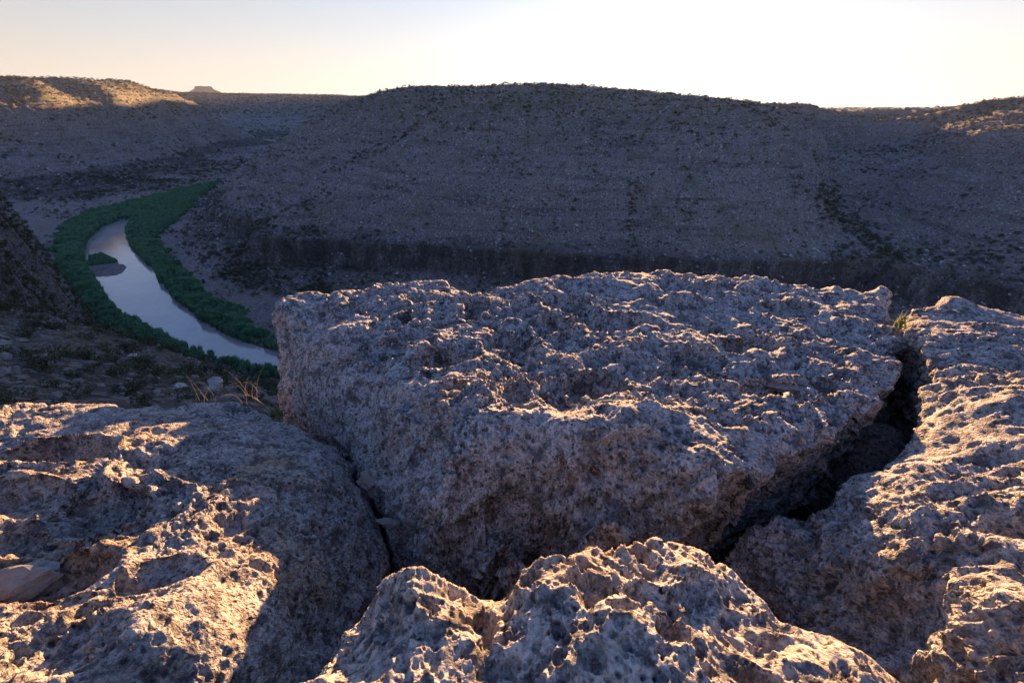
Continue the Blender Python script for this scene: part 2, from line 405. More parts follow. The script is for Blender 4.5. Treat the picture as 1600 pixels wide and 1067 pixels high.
# gully and right-hand hill
A(1420, 440, 262); A(1390, 405, 285); A(1350, 365, 318); A(1318, 330, 360); A(1300, 298, 410); A(1310, 262, 480); A(1345, 232, 580); A(1385, 205, 720); A(1400, 174, 1000)
A(1340, 405, 268); A(1310, 370, 288)
for px, L in {1450: ((410, 300), (350, 350), (300, 385), (255, 430), (215, 520), (185, 680), (173, 820)),
              1520: ((420, 290), (350, 338), (300, 366), (262, 390), (225, 440), (190, 540), (164, 660)),
              1590: ((430, 280), (350, 330), (300, 355), (262, 376), (225, 425), (190, 520), (160, 630))}.items():
    for py, r in L: A(px, py, r)
for a, k in ((50, 1.0), (60, 1.0), (74, 1.05)):
    for r, z in ((200, -80), (270, -66), (330, -42), (370, -22), (440, -6), (640, 14), (900, 12)): H(a, r * k, z)
for a in (40, 45): H(a, 900, 6)
for a in (-2, 10, 20, 30, 38, 45, 60, 74):
    H(a, 1500, 2 if a > 15 else 10); H(a, 3000, 5); H(a, 9000, 5)
# far left canyon wall
for p in ((0, 125, 950), (60, 127, 960), (130, 130, 1020), (190, 134, 1120), (240, 143, 1230), (283, 152, 1330), (324, 170, 1420), (364, 196, 1500), (403, 221, 1570),
          (0, 148, 850), (100, 150, 890), (200, 160, 1000), (270, 178, 1150), (330, 205, 1350),
          (0, 170, 800), (100, 176, 830), (200, 188, 930), (270, 200, 1080),
          (0, 228, 770), (100, 230, 785), (200, 232, 880), (300, 236, 1120), (350, 240, 1280),
          (0, 262, 730), (100, 265, 740), (200, 265, 810), (300, 255, 1000)): A(*p)
for p in ((0, 312), (100, 314), (200, 300), (260, 287), (320, 270), (365, 252)): Zc(*p, -78)
for a, r, z in ((-44, 560, -82), (-38, 640, -82), (-34, 760, -82), (-30, 850, -82), (-45, 650, -80)): H(a, r, z)
for az_, r_, z_ in ((-36, 1350, 24), (-40, 1150, 33), (-40, 1300, 31), (-42, 1500, 30), (-38, 1900, 26), (-46, 1050, 36), (-46, 1500, 33), (-45, 2000, 33), (-50, 1150, 36), (-50, 2000, 34), (-60, 2000, 34), (-41, 960, 22), (-45, 900, 24),
                  (-12, 1500, 42), (-3, 1500, 36), (-17, 1500, 30), (-10, 1150, 22), (-2, 1100, 18), (-5, 2026, 60), (-9, 2026, 62), (-13, 2000, 60)): H(az_, r_, z_)  # includes an unseen plateau behind the middle hill, added to shade the left wall
for p in ((65, 500, 150), (35, 430, 185), (105, 535, 150), (160, 558, 145), (20, 330, 215), (80, 522, 140), (20, 400, 180), (40, 470, 150)): A(*p)
for p in ((75, 400), (85, 430), (95, 460), (112, 485), (140, 515), (180, 540), (230, 553), (95, 380), (150, 500), (190, 530)): Zc(*p, -82)
for az_, r_, z_ in ((-45.6, 185, -70), (-45.6, 210, -75), (-45.6, 240, -80), (-44.6, 185, -74), (-44.6, 210, -79), (-43.5, 200, -81), (-46.6, 235, -70)): H(az_, r_, z_)
for a in (-52, -62, -74):
    for r, z in ((600, -80), (740, -60), (780, -32), (830, 10), (950, 36), (1300, 38)): H(a, r, z)
# behind the left wall: side canyon, then the far wall
for a, r, z in ((-45, 1300, 30), (-38, 1500, 20), (-33, 1650, -30), (-30, 1700, -65), (-26, 1750, -80), (-22, 1500, -78), (-20, 1100, -78), (-24, 900, -80), (-15, 1100, -30), (-18, 1900, -70)): H(a, r, z)
for p in ((300, 160, 2350), (360, 175, 2200), (420, 195, 2050), (480, 190, 2080), (300, 146, 2700), (350, 148, 2700), (420, 149, 2700), (500, 150, 2700), (560, 152, 2700),
          (380, 160, 2400), (450, 163, 2380), (520, 170, 2300)): A(*p)
for a in (-74, -60, -50, -45, -35, -25, -15): H(a, 3300, 60); H(a, 9000, 110)

ctl = np.array(ctl)
_c = np.exp(ctl[:, 1])
tps = TPS(ctl[:, :2], ctl[:, 2] / (_c + 15.0), 2e-4)

RIVER_PX = [(205, 344), (196, 362), (203, 388), (222, 408), (240, 425), (248, 442), (275, 472), (315, 505), (360, 528), (400, 542), (440, 552), (520, 575),
            (520, 615), (430, 580), (395, 572), (350, 560), (300, 545), (240, 517), (185, 482), (168, 465), (158, 445), (136, 415), (133, 395), (140, 375), (160, 356), (188, 344)]
RIVER = [at_z(px, py, -80.0)[:2] for px, py in RIVER_PX]
ISLE = [at_z(px, py, -80.0)[:2] for px, py in [(128, 412), (150, 408), (178, 407), (203, 416), (194, 428), (166, 434), (140, 434)]]

def base_z(az, r):
    return tps(az, np.log(r)) * (r + 15.0)

CLIFF_A = [-90, -79, -73, -70.5, -68.6, -66.0, -62, 500]
CLIFF_B = [-90, -79, -76.5, -75.5, -61.6, -61, -60, 502]
def terr(x, y, detail=True):
    az = np.arctan2(x, y); r = np.hypot(x, y)
    z = base_z(az, r)
    far = sstep(30, 160, r)
    X, Y = x, y; O = np.zeros_like(x)
    # the spur drops away where the river swings against it
    z = z - 7 * np.exp(-((az + 0.775) / 0.04) ** 2 - (np.log(r / 205) / 0.25) ** 2)
    calm = 1 - 0.7 * sstep(-0.4, -0.5, az) * sstep(420, 300, r)
    # broad relief
    z = z + calm * far * 2.6 * (fbm(X / 120, Y / 120, O, 3, 3) - 0.4) * sstep(-79, -60, z)
    # gullies
    gl = ridged(X / 46, Y / 46, O + 5.5, 3, 21) / 1.75
    z = z - calm * far * 4.2 * np.clip(1 - gl, 0, 1) * sstep(-79, -55, z) * sstep(25, -25, z)
    # strata ledges
    st = 4.6; zz = z + 3.4 * fbm(X / 55, Y / 55, O + 1.3, 5, 41, 0.6)
    t = zz / st; fl = np.floor(t); f = t - fl
    f4 = f ** 4 / (f ** 4 + (1 - f) ** 4 + 1e-9)
    mk = np.clip(0.25 + 0.3 * sstep(-32, -22, z) + 0.8 * fbm(X / 90, Y / 90, z / 14, 3, 51), 0.05, 0.95) * far
    mk = mk * sstep(16, 4, z) * np.where((z > -58) & (z < -28) & (r < 420) & (az > -0.55), 0.25, 1.0)
    z = z + ((fl + f4) * st - zz * 1.0) * mk
    # cliff band at the foot of the far slopes
    cl = sstep(150, 200, r) * sstep(-0.62, -0.5, az + 0 * r)
    off = 2.2 * fbm(X / 30, Y / 30, O + 7, 4, 61) + 1.5 * (ridged(X / 10, Y / 10, O + 2, 3, 63) / 1.75 - 0.5)
    zc = np.interp(z + off, CLIFF_A, CLIFF_B) - off
    z = z * (1 - cl) + zc * cl
    # sheer upper faces of the left wall and the right-hand cliffs
    up = sstep(620, 720, r) * sstep(-0.3, -0.4, az) * (r < 1900)
    off = 7.0 * fbm(X / 70, Y / 70, O + 2, 4, 71)
    zu = np.interp(z + off, [-90, -45, -31, -21, -6, 12, 60, 500], [-90, -45, -35, -24, -1, 12, 60, 500]) - off
    fl_ = ridged(X / 17, Y / 17, O, 3, 77)
    bt = ridged(X / 105, Y / 105, O + 3, 3, 78) / 1.75
    zu = zu - 13.0 * np.clip(1 - bt, 0, 1) * sstep(-78, -50, z) * sstep(26, 6, z) + 2.5
    zu = zu - 5.0 * (1 - fl_ / 1.75) * sstep(-45, -30, z) * sstep(18, 5, z)
    z = z * (1 - up) + zu * up
    ur = sstep(0.50, 0.60, az) * sstep(300, 340, r) * (r < 900)
    off = 4.0 * fbm(X / 40, Y / 40, O + 9, 4, 73)
    zr = np.interp(z + off, [-90, -36, -28, -25, -19, 0, 500], [-90, -36, -31, -28, -14, 0, 500]) - off
    z = z * (1 - ur) + zr * ur
    # rubble
    amp = 0.25 + 0.0011 * np.minimum(r, 1500)
    if detail:
        z = z + amp * (1.3 + 0.8 * sstep(-62, -50, z) * sstep(180, 230, r)) * fbm(X / 6, Y / 6, O, 5, 31, 0.58) * sstep(4, 14, r)
    # flood plain and river channel
    nz = 0.5 * fbm(X / 8, Y / 8, O + 4, 3, 91)
    floor_ = -79.3 + nz
    z = np.maximum(z, floor_)
    near = (r < 800) & (r > 90) & (z < -76)
    if near.any():
        d = np.full(x.shape, 99.0); dd, _, _ = poly_sdf(x[near], y[near], RIVER); d[near] = dd
        d = d + 1.2 * fbm(X / 9, Y / 9, O, 2, 95)
        z = np.where(d < 6, np.minimum(z, -81.8 + (2.4) * sstep(-3, 3, d)), z)
        di = np.full(x.shape, 99.0); dd, _, _ = poly_sdf(x[near], y[near], ISLE); di[near] = dd
        z = np.maximum(z, np.where(di < 8, -79.75 - 1.6 * sstep(-2.5, 3.5, di + 1.5 * fbm(X / 5, Y / 5, O, 3, 97)), -99))
    return z

def build_terrain():
    NA, NR = 980, 470
    azs = np.linspace(-1.32, 1.32, 67); lr = np.linspace(math.log(0.4), math.log(8000), 1500)
    AZ, LR = np.meshgrid(azs, lr, indexing='ij')
    zb = base_z(AZ, np.exp(LR)); zb = np.maximum(zb, -80)
    e = np.arctan2(zb, np.exp(LR)); run = np.maximum.accumulate(np.where(LR > math.log(6), e, -9), axis=1)
    de = np.diff(e, axis=1); vis = (e[:, 1:] >= run[:, 1:] - 0.012)
    wgt = np.where(vis, np.abs(de), np.abs(de) * 0.12) + 0.00016
    wgt = np.where(LR[:, 1:] < math.log(9), 0.0003, wgt)
    for _ in range(3):
        wgt[1:-1] = (wgt[:-2] + wgt[1:-1] + wgt[2:]) / 3
    k = np.ones(25) / 25
    wgt = np.array([np.convolve(np.pad(q, 12, mode='edge'), k, 'valid') for q in wgt])
    cdf = np.c_[np.zeros(len(azs)), np.cumsum(wgt, axis=1)]; cdf /= cdf[:, -1:]
    rows = np.linspace(0, 1, NR)
    R = np.array([np.interp(rows, c, lr) for c in cdf])           # coarse az x rows
    # angular steps: dense inside the frame
    t = np.linspace(-1, 1, NA); az = 0.9 * t + 0.42 * t ** 5
    idx = np.clip(np.searchsorted(azs, az) - 1, 0, len(azs) - 2); f = (az - azs[idx]) / (azs[idx + 1] - azs[idx])
    LRf = R[idx] * (1 - f)[:, None] + R[idx + 1] * f[:, None]
    rr = np.exp(LRf); AZf = np.repeat(az[:, None], NR, 1)
    X = rr * np.sin(AZf); Y = rr * np.cos(AZf)
    Zt = terr(X, Y)
    me = mesh_from_grid('canyon_terrain', X[::-1], Y[::-1], Zt[::-1])
    return link('canyon_terrain', me, M_HILL, kind='structure')
build_terrain()

# the far table mountains
def mesa(px0, px1, py_top, py_foot, r, name, flat=0.45):
    mid = (px0 + px1) / 2; c = at_r(mid, py_top, r); hw = (at_r(px1, py_top, r)[0] - at_r(px0, py_top, r)[0]) / 2
    zt = c[2]; zf = at_r(mid, py_foot, r)[2]; n = 72
    prof = [(0.0, 1.0), (flat * 0.9, 1.0), (flat, 0.93), (flat + 0.06, 0.6), (0.75, 0.3), (1.0, 0.0), (1.6, -0.5), (3.0, -1.6)]
    V = []; Fc = []
    for j, (q, h) in enumerate(prof):
        for i in range(n):
            a = 2 * math.pi * i / n; w_ = q * hw * (1 + 0.10 * math.sin(3 * a + 1) + 0.05 * math.sin(7 * a + j * 0.3) + 0.03 * math.sin(13 * a))
            V.append((c[0] + w_ * math.cos(a), c[1] + w_ * math.sin(a), zf + (zt - zf) * (h + 0.03 * math.sin(5 * a + 2) * (q > 0))))
    for j in range(len(prof) - 1):
        for i in range(n):
            a = j * n + i; b_ = j * n + (i + 1) % n; Fc.append((a, a + n, b_ + n, b_))
    link(name, mesh_poly(name, V, Fc), M_HILL, kind='structure')
mesa(284, 350, 135.5, 146, 5200, 'far_mesa')
mesa(60, 240, 126, 136, 4600, 'far_hill', 0.2)

# river
rx = [p[0] for p in RIVER]; ry = [p[1] for p in RIVER]
me = mesh_poly('river', [(min(rx) - 20, min(ry) - 20, -80), (max(rx) + 120, min(ry) - 20, -80), (max(rx) + 120, max(ry) + 20, -80), (min(rx) - 20, max(ry) + 20, -80)], [(0, 1, 2, 3)])
link('river', me, M_WATER, kind='structure')

# ------------------------------------------------------------------ foreground rocks
DZ, DA = 0.0046, 0.00235
def P(px, py, z): return at_z(px, py, z)

def rock(name, outline, pts, mat, label, cat, k=0.12, wall=1.25, soft=0.10, pans=(), cuts=(), pit=1.0, smooth_pts=(), aniso=None, seed=0, depth_fn=None, rough=1.0):
    ol = [p[:2] for p in outline]
    cps = [tuple(p) for p in outline if len(p) > 2] + [tuple(p) for p in pts]
    surf = TPS([c[:2] for c in cps], [c[2] for c in cps], 3e-4)
    # resample outline finely with noise
    O = np.array(ol); Q = np.roll(O, -1, 0); fine = []
    for a, b in zip(O, Q):
        n = max(1, int(np.hypot(*(b - a)) / 0.05))
        for i in range(n): fine.append(a + (b - a) * i / n)
    fine = np.array(fine)
    for _ in range(2): fine = (np.roll(fine, 1, 0) + 2 * fine + np.roll(fine, -1, 0)) / 4
    jx = 0.035 * fbm(fine[:, 0] * 5, fine[:, 1] * 5, fine[:, 0] * 0, 3, seed + 1); jy = 0.035 * fbm(fine[:, 0] * 5, fine[:, 1] * 5, fine[:, 0] * 0, 3, seed + 2)
    fine = fine + np.c_[jx, jy]
    fr = np.hypot(fine[:, 0], fine[:, 1]); fa = np.arctan2(fine[:, 0], fine[:, 1])
    r0 = max(0.28, fr.min() - wall * 0.6); r1 = fr.max() + wall
    inside0 = poly_sdf(np.array([0.0]), np.array([0.0]), fine)[0][0] < wall
    a0, a1 = fa.min() - 0.45, fa.max() + 0.45
    a0 = max(a0, -1.75); a1 = min(a1, 1.75)
    na = int((a1 - a0) / DA); nr = int(math.log(r1 / r0) / DZ)
    # coarse signed distance first, to throw away empty rows and columns
    az = np.linspace(a0, a1, na); lr = np.linspace(math.log(r0), math.log(r1), nr)
    AZ, LR = np.meshgrid(az, lr, indexing='ij'); R = np.exp(LR)
    X = R * np.sin(AZ); Y = R * np.cos(AZ)
    cs = slice(None, None, 8)
    dc = poly_sdf(X[cs, cs], Y[cs, cs], fine)[0]
    def up(q, n, m):
        i = np.minimum(np.arange(n) / 8, q.shape[0] - 1.001); j = np.minimum(np.arange(m) / 8, q.shape[1] - 1.001)
        i0 = i.astype(int); j0 = j.astype(int); fi = (i - i0)[:, None]; fj = (j - j0)[None]
        return (q[i0][:, j0] * (1 - fi) * (1 - fj) + q[i0 + 1][:, j0] * fi * (1 - fj) + q[i0][:, j0 + 1] * (1 - fi) * fj + q[i0 + 1][:, j0 + 1] * fi * fj)
    dcu = up(dc, na, nr); cand = dcu < wall + 0.12
    xs, ys = X[cand], Y[cand]
    # exact closest point only outside; inside use the coarse value
    d = dcu[cand].copy(); cx = xs.copy(); cy = ys.copy()
    o_ = d > -0.12
    dd, qx, qy = poly_sdf(xs[o_], ys[o_], fine); d[o_] = dd; cx[o_] = qx; cy[o_] = qy
    outm = d > 0
    # base surface: inside the surface, outside folds down into a wall
    kk = k(cx, cy) if callable(k) else k
    bx = np.where(outm, cx + (xs - cx) * kk, xs); by = np.where(outm, cy + (ys - cy) * kk, ys)
    zt = surf(bx, by)
    zz = zt - np.where(outm, d + 1.7 * d * d, 0.0)
    # soft shoulder near the edge
    zz = zz - soft * 0.6 * np.exp(-np.maximum(-d, 0) / soft * 1.8)
    # pans, big hollows
    for (ppx, ppy, pz, rx_, ry_, dep) in pans:
        x0, y0, _ = P(ppx, ppy, pz)
        wob = 0.25 * fbm(bx * 7, by * 7, bx * 0, 3, seed + 5)
        q = ((bx - x0) / rx_) ** 2 + ((by - y0) / ry_) ** 2 + wob
        zz = zz - dep * np.clip(1 - q, 0, 1) ** 0.8 + (0.12 * dep * np.exp(-((q - 1.15) / 0.25) ** 2) if dep > 0 else 0)
    n_, m_ = AZ.shape
    GX = X.copy(); GY = Y.copy(); GZ = np.full(X.shape, -1.5)
    GX[cand], GY[cand], GZ[cand] = bx, by, zz
    def normals():
        ax = np.gradient(GX, axis=0); ay = np.gradient(GY, axis=0); azz = np.gradient(GZ, axis=0)
        rx_ = np.gradient(GX, axis=1); ry_ = np.gradient(GY, axis=1); rz_ = np.gradient(GZ, axis=1)
        nx = ry_ * azz - rz_ * ay; ny = rz_ * ax - rx_ * azz; nz = rx_ * ay - ry_ * ax
        nx, ny, nz = -nx, -ny, -nz
        s = np.where(nz < 0, -1.0, 1.0) if False else 1.0
        L = np.sqrt(nx * nx + ny * ny + nz * nz) + 1e-12
        return nx / L, ny / L, nz / L
    nx, ny, nz = normals()
    if np.median(nz[cand]) < 0: nx, ny, nz = -nx, -ny, -nz
    nx, ny, nz = nx[cand], ny[cand], nz[cand]
    x, y, z = bx, by, zz
    wallm = np.clip(d / 0.25, 0, 1)
    # domain warp
    wx = 0.03 * fbm(x * 4, y * 4, z * 4, 2, seed + 11); wy = 0.03 * fbm(x * 4, y * 4, z * 4, 2, seed + 12); wz = 0.03 * fbm(x * 4, y * 4, z * 4, 2, seed + 13)
    X3, Y3, Z3 = x + wx, y + wy, z + wz
    if aniso:
        ca, sa = math.cos(aniso[0]), math.sin(aniso[0]); sx_, sy_ = aniso[1], aniso[2]
        U = (X3 * ca + Y3 * sa) * sx_; V_ = (-X3 * sa + Y3 * ca) * sy_
    else: U, V_ = X3, Y3
    # smoothness mask: 1 = fully pitted
    pm = np.clip(0.62 + 0.75 * fbm(x * 1.7, y * 1.7, z * 1.7, 3, seed + 20), 0.12, 1.15) * pit
    for (ppx, ppy, pz, rad, v) in smooth_pts:
        x0, y0, z0 = P(ppx, ppy, pz)
        g = np.exp(-(((x - x0) ** 2 + (y - y0) ** 2 + (z - z0) ** 2) / rad ** 2)); pm = pm * (1 - g) + v * g
    dep = 0
    dep = dep + rough * 0.055 * fbm(X3 * 2.6, Y3 * 2.6, Z3 * 2.6, 3, seed + 30)
    # cups with sharp rims at several scales
    for cs_, amp, sd in ((4.3, 0.15, 1), (10.0, 0.060, 2), (24.0, 0.020, 3), (56.0, 0.008, 4)):
        if cs_ > 50:
            sel = (np.hypot(x, y) < 2.6)
        else: sel = np.ones(x.shape, bool)
        f1, f2, cid = worley3(U[sel] * cs_, V_[sel] * cs_, Z3[sel] * cs_, seed + 40 + sd)
        h = (np.minimum(f1, 0.62) - 0.3) * (0.35 + 0.9 * cid)
        if cs_ < 6: wgt = 0.55 + 0.45 * np.clip(fbm(x[sel] * 1.1, y[sel] * 1.1, z[sel], 2, seed + 60) + 0.5, 0, 1)
        else: wgt = 1.0
        tmp = np.zeros(x.shape); tmp[sel] = amp * h * wgt
        dep = dep + tmp * (np.minimum(pm, 1.0) if cs_ < 20 else pm)
    dep = dep + 0.0035 * rough * fbm(x * 28, y * 28, z * 28, 4, seed + 70, 0.6)
    rg = ridged(X3 * 6.5, Y3 * 6.5, Z3 * 6.5, 3, seed + 80) / 1.75
    dep = dep + 0.03 * rough * (rg - 0.6) * np.minimum(pm, 1)
    # deep solution pits, each a hole of its own
    for cs_, rad, amp, cover, sd, lim in ((6.0, 0.36, 0.085, 0.5, 5, 9), (14.0, 0.42, 0.046, 0.7, 6, 9), (30.0, 0.43, 0.024, 0.8, 7, 4.2), (66.0, 0.42, 0.011, 0.75, 8, 2.2)):
        sel = np.hypot(x, y) < lim
        f1, f2, cid = worley3((U[sel] + 3.1) * cs_, V_[sel] * cs_, Z3[sel] * cs_, seed + 90 + sd)
        rr_ = rad * (0.55 + 0.6 * np.sqrt(np.clip(cid / cover, 0, 1)))
        hole = np.clip(1 - f1 / (rr_ * rr_), 0, 1) ** 0.5 * (cid < cover)
        tmp = np.zeros(x.shape); tmp[sel] = hole * amp
        dep = dep - tmp * np.clip(pm * 1.35, 0, 1.0)
    # carved fissures
    for (line, wd, dp) in cuts:
        ln = [P(*q) for q in line]
        ld, tt = line_dist(x + 0.4 * wx, y + 0.4 * wy, ln)
        ww = wd * (0.35 + np.sin(np.pi * np.clip(tt, 0.02, 0.98)))
        dep = dep - dp * np.exp(-(ld / ww) ** 4) * np.sin(np.pi * np.clip(tt, 0.04, 0.96)) ** 0.5
    GX[cand] = x + nx * dep; GY[cand] = y + ny * dep; GZ[cand] = z + nz * dep
    ok = np.zeros(X.shape, bool); ok[cand] = d < wall
    keep = ok[:-1, :-1] & ok[1:, :-1] & ok[1:, 1:] & ok[:-1, 1:]
    me = mesh_from_grid(name, GX[::-1], GY[::-1], GZ[::-1], keep[::-1])
    o = link(name, me, mat, label=label, category=cat)
    return o, surf

# centre block: its top is close to level
_P = P
def P(px, py, z):
    up = 0.24 * min(max((py - 430) / 340, 0), 1) - 0.10
    return _P(px, py, up + (-1.30 + (z + 1.30) * 0.2 if z > -1.5 else -1.34 + (z + 1.5) * 1.1))
rock('boulder',
     [P(420, 486, -1.46), P(442, 464, -1.40), P(540, 446, -1.36), P(640, 434, -1.30), P(700, 434, -1.28), P(732, 456, -1.36), P(758, 444, -1.30), P(860, 426, -1.22), P(980, 417, -1.17),
      P(1130, 426, -1.17), P(1250, 438, -1.18), P(1340, 452, -1.19), P(1392, 458, -1.2), P(1398, 500, -1.22), P(1412, 545, -1.24), P(1396, 592, -1.27), P(1345, 638, -1.31), P(1290, 672, -1.34), P(1188, 724, -1.42),
      P(1106, 776, -1.5), P(1066, 848, -1.68), P(1000, 905, -1.85), P(860, 950, -2.0), P(720, 930, -2.05), P(640, 880, -2.02), P(600, 800, -1.98), P(560, 720, -1.98), P(500, 680, -2.05), P(455, 640, -2.1), P(422, 560, -1.85)],
     [P(480, 478, -1.40), P(540, 500, -1.41), P(590, 540, -1.43), P(560, 600, -1.62), P(480, 560, -1.62), P(500, 640, -1.88), P(640, 620, -1.44), P(610, 680, -1.65), P(690, 690, -1.5), P(640, 770, -1.82), P(700, 800, -1.68),
      P(700, 560, -1.42), P(800, 620, -1.38), P(880, 650, -1.37), P(800, 700, -1.45), P(900, 720, -1.43), P(1000, 720, -1.42), P(1080, 760, -1.47), P(900, 800, -1.49), P(780, 790, -1.50), P(1000, 830, -1.58), P(800, 880, -1.9), P(900, 880, -1.82),
      P(700, 480, -1.34), P(800, 470, -1.28), P(900, 460, -1.22), P(1000, 450, -1.18), P(1100, 500, -1.24), P(1000, 560, -1.30), P(900, 560, -1.34), P(1200, 560, -1.27), P(1300, 520, -1.22), P(1200, 480, -1.2), P(1100, 620, -1.33), P(1200, 650, -1.34), P(1300, 600, -1.29)],
     M_ROCK_C, 'huge pitted grey limestone block in the middle between the two deep cracks', 'rock', k=lambda x, y: 0.10 - 0.42 * sstep(0.15, 0.7, x) * (y < 3.7), wall=0.86, soft=0.09, pit=1.0,
     pans=[(700, 560, -1.45, 0.22, 0.16, 0.17), (600, 545, -1.43, 0.16, 0.12, 0.10), (795, 535, -1.4, 0.19, 0.15, 0.15), (865, 510, -1.38, 0.17, 0.15, 0.12), (930, 605, -1.38, 0.17, 0.19, 0.17), (960, 505, -1.3, 0.30, 0.2, 0.14), (740, 480, -1.34, 0.13, 0.26, 0.13),
           (1080, 560, -1.32, 0.2, 0.15, 0.11), (880, 475, -1.28, 0.2, 0.18, 0.1), (1210, 610, -1.35, 0.2, 0.12, 0.09), (640, 505, -1.42, 0.14, 0.1, 0.09), (1060, 475, -1.22, 0.3, 0.14, 0.09), (820, 750, -1.5, 0.14, 0.1, 0.06), (1010, 650, -1.38, 0.13, 0.1, 0.08),
           (730, 620, -1.42, 0.14, 0.09, 0.07), (1170, 540, -1.27, 0.26, 0.13, 0.09), (1280, 600, -1.28, 0.16, 0.1, 0.07), (1120, 660, -1.36, 0.14, 0.1, 0.07), (820, 650, -1.38, 0.12, 0.08, 0.05), (560, 480, -1.4, 0.2, 0.12, 0.07), (1230, 480, -1.2, 0.25, 0.16, 0.08)],
     cuts=[([(1060, 492, -1.27), (1110, 505, -1.27), (1160, 520, -1.27), (1205, 532, -1.27)], 0.035, 0.12), ([(780, 470, -1.3), (840, 478, -1.3), (900, 472, -1.3), (1010, 468, -1.25)], 0.03, 0.08),
           ([(1255, 528, -1.25), (1310, 540, -1.25)], 0.022, 0.06), ([(500, 575, -1.6), (540, 552, -1.5), (590, 530, -1.43)], 0.012, 0.05)],
     smooth_pts=[(470, 520, -1.5, 0.45, 0.05), (560, 640, -1.75, 0.4, 0.3), (620, 740, -1.8, 0.3, 0.35), (500, 600, -1.75, 0.4, 0.15)], seed=100)

P = _P
# left slab, tilted a little towards the viewer's side
def P(px, py, z):
    return _P(px, py, z + 0.17 * min(max((py - 620) / 447, 0), 1.2) * min(max((560 - px) / 250, 0), 1))
rock('rock_slab',
     [P(-60, 640, -1.50), P(0, 626, -1.50), P(100, 622, -1.49), P(190, 616, -1.49), P(250, 628, -1.53), P(330, 621, -1.55), P(395, 622, -1.60), P(415, 640, -1.63), P(445, 655, -1.66), P(500, 678, -1.70), P(543, 702, -1.74), P(568, 745, -1.76),
      P(583, 800, -1.78), P(602, 850, -1.80), P(600, 930, -1.82), P(560, 1040, -1.8), (-0.2, 0.2), (-0.5, -0.6), (-3.4, -0.6), (-3.6, 1.2)],
     [P(0, 700, -1.42), P(0, 800, -1.37), P(0, 900, -1.42), P(0, 1000, -1.36), P(100, 680, -1.43), P(200, 680, -1.44), P(100, 780, -1.40), P(200, 780, -1.40), P(300, 740, -1.42), P(300, 820, -1.40), P(400, 800, -1.44),
      P(400, 700, -1.53), P(480, 740, -1.57), P(400, 900, -1.42), P(470, 860, -1.50), P(520, 900, -1.58), P(300, 900, -1.38), P(300, 1000, -1.33), P(200, 900, -1.36), P(100, 960, -1.37), P(200, 1060, -1.33), P(400, 1000, -1.42), P(500, 1000, -1.60), P(540, 820, -1.65),
      P(60, 880, -1.48), P(-200, 800, -1.38), P(-300, 1000, -1.38), (-3.4, -0.5, -1.3), (-0.5, -0.5, -1.4), (-3.5, 1.2, -1.4)],
     M_ROCK_L, 'broad tan and grey limestone slab filling the lower left corner', 'rock', k=lambda x, y: 0.10 - 0.2 * sstep(-1.4, -0.9, x), wall=0.84, soft=0.12,
     pans=[(90, 705, -1.42, 0.26, 0.13, 0.13), (150, 790, -1.40, 0.17, 0.12, 0.11), (-10, 780, -1.38, 0.25, 0.13, 0.1), (50, 900, -1.4, 0.28, 0.13, 0.13), (480, 800, -1.6, 0.14, 0.1, 0.03), (260, 900, -1.38, 0.12, 0.09, 0.04), (330, 740, -1.44, 0.12, 0.08, 0.035), (120, 1020, -1.35, 0.14, 0.1, 0.06)],
     pit=0.75, smooth_pts=[(470, 720, -1.6, 0.3, 0.1), (550, 900, -1.7, 0.3, 0.3), (300, 650, -1.5, 0.35, 0.15), (150, 630, -1.48, 0.3, 0.1), (500, 1000, -1.6, 0.2, 0.3)], seed=200, rough=0.8)

# right slab
def P(px, py, z):
    return _P(px, py, z - 0.03 + 0.12 * min(max((py - 470) / 450, 0), 1) * min(max((px - 1150) / 200, 0), 1))
rock('rock_slab',
     [P(1416, 486, -1.24), P(1430, 470, -1.20), P(1480, 466, -1.19), P(1540, 470, -1.20), P(1590, 486, -1.24), P(1640, 500, -1.26), (5.2, 2.6), (5.2, -0.6), (0.45, -0.6), (0.42, 0.5), P(1290, 1010, -1.62), P(1180, 950, -1.66), P(1120, 905, -1.66),
      P(1112, 872, -1.60), P(1146, 834, -1.54), P(1190, 802, -1.48), P(1262, 792, -1.44), P(1308, 782, -1.40), P(1338, 736, -1.36), P(1412, 698, -1.31), P(1456, 626, -1.27), P(1466, 572, -1.25), P(1440, 530, -1.23)],
     [P(1500, 520, -1.2), P(1600, 560, -1.2), P(1500, 620, -1.2), P(1600, 700, -1.15), P(1480, 700, -1.24), P(1400, 760, -1.30), P(1500, 800, -1.19), P(1600, 850, -1.12), P(1330, 830, -1.38), P(1250, 860, -1.48), P(1420, 880, -1.30), P(1500, 950, -1.20),
      P(1350, 930, -1.46), P(1250, 930, -1.56), P(1430, 1000, -1.40), P(1550, 1040, -1.16), (5, 2.5, -1.35), (5, -0.5, -1.1), (0.6, -0.5, -1.45), (2.2, 0.0, -1.08), (3.2, 1.6, -1.15)],
     M_ROCK_R, 'rippled grey limestone slab along the right side, right of the wide dark crack', 'rock', k=lambda x, y: 0.10 - 0.38 * (x < 4.0) * sstep(1.2, 1.5, y) * (y < 3.9), wall=0.84, soft=0.07,
     pans=[(1400, 930, -1.35, 0.1, 0.09, 0.05), (1490, 870, -1.2, 0.1, 0.08, 0.05)],
     pit=1.0, aniso=(math.radians(-12), 0.62, 1.25), smooth_pts=[(1220, 850, -1.5, 0.25, 0.45)], seed=300, rough=0.8)

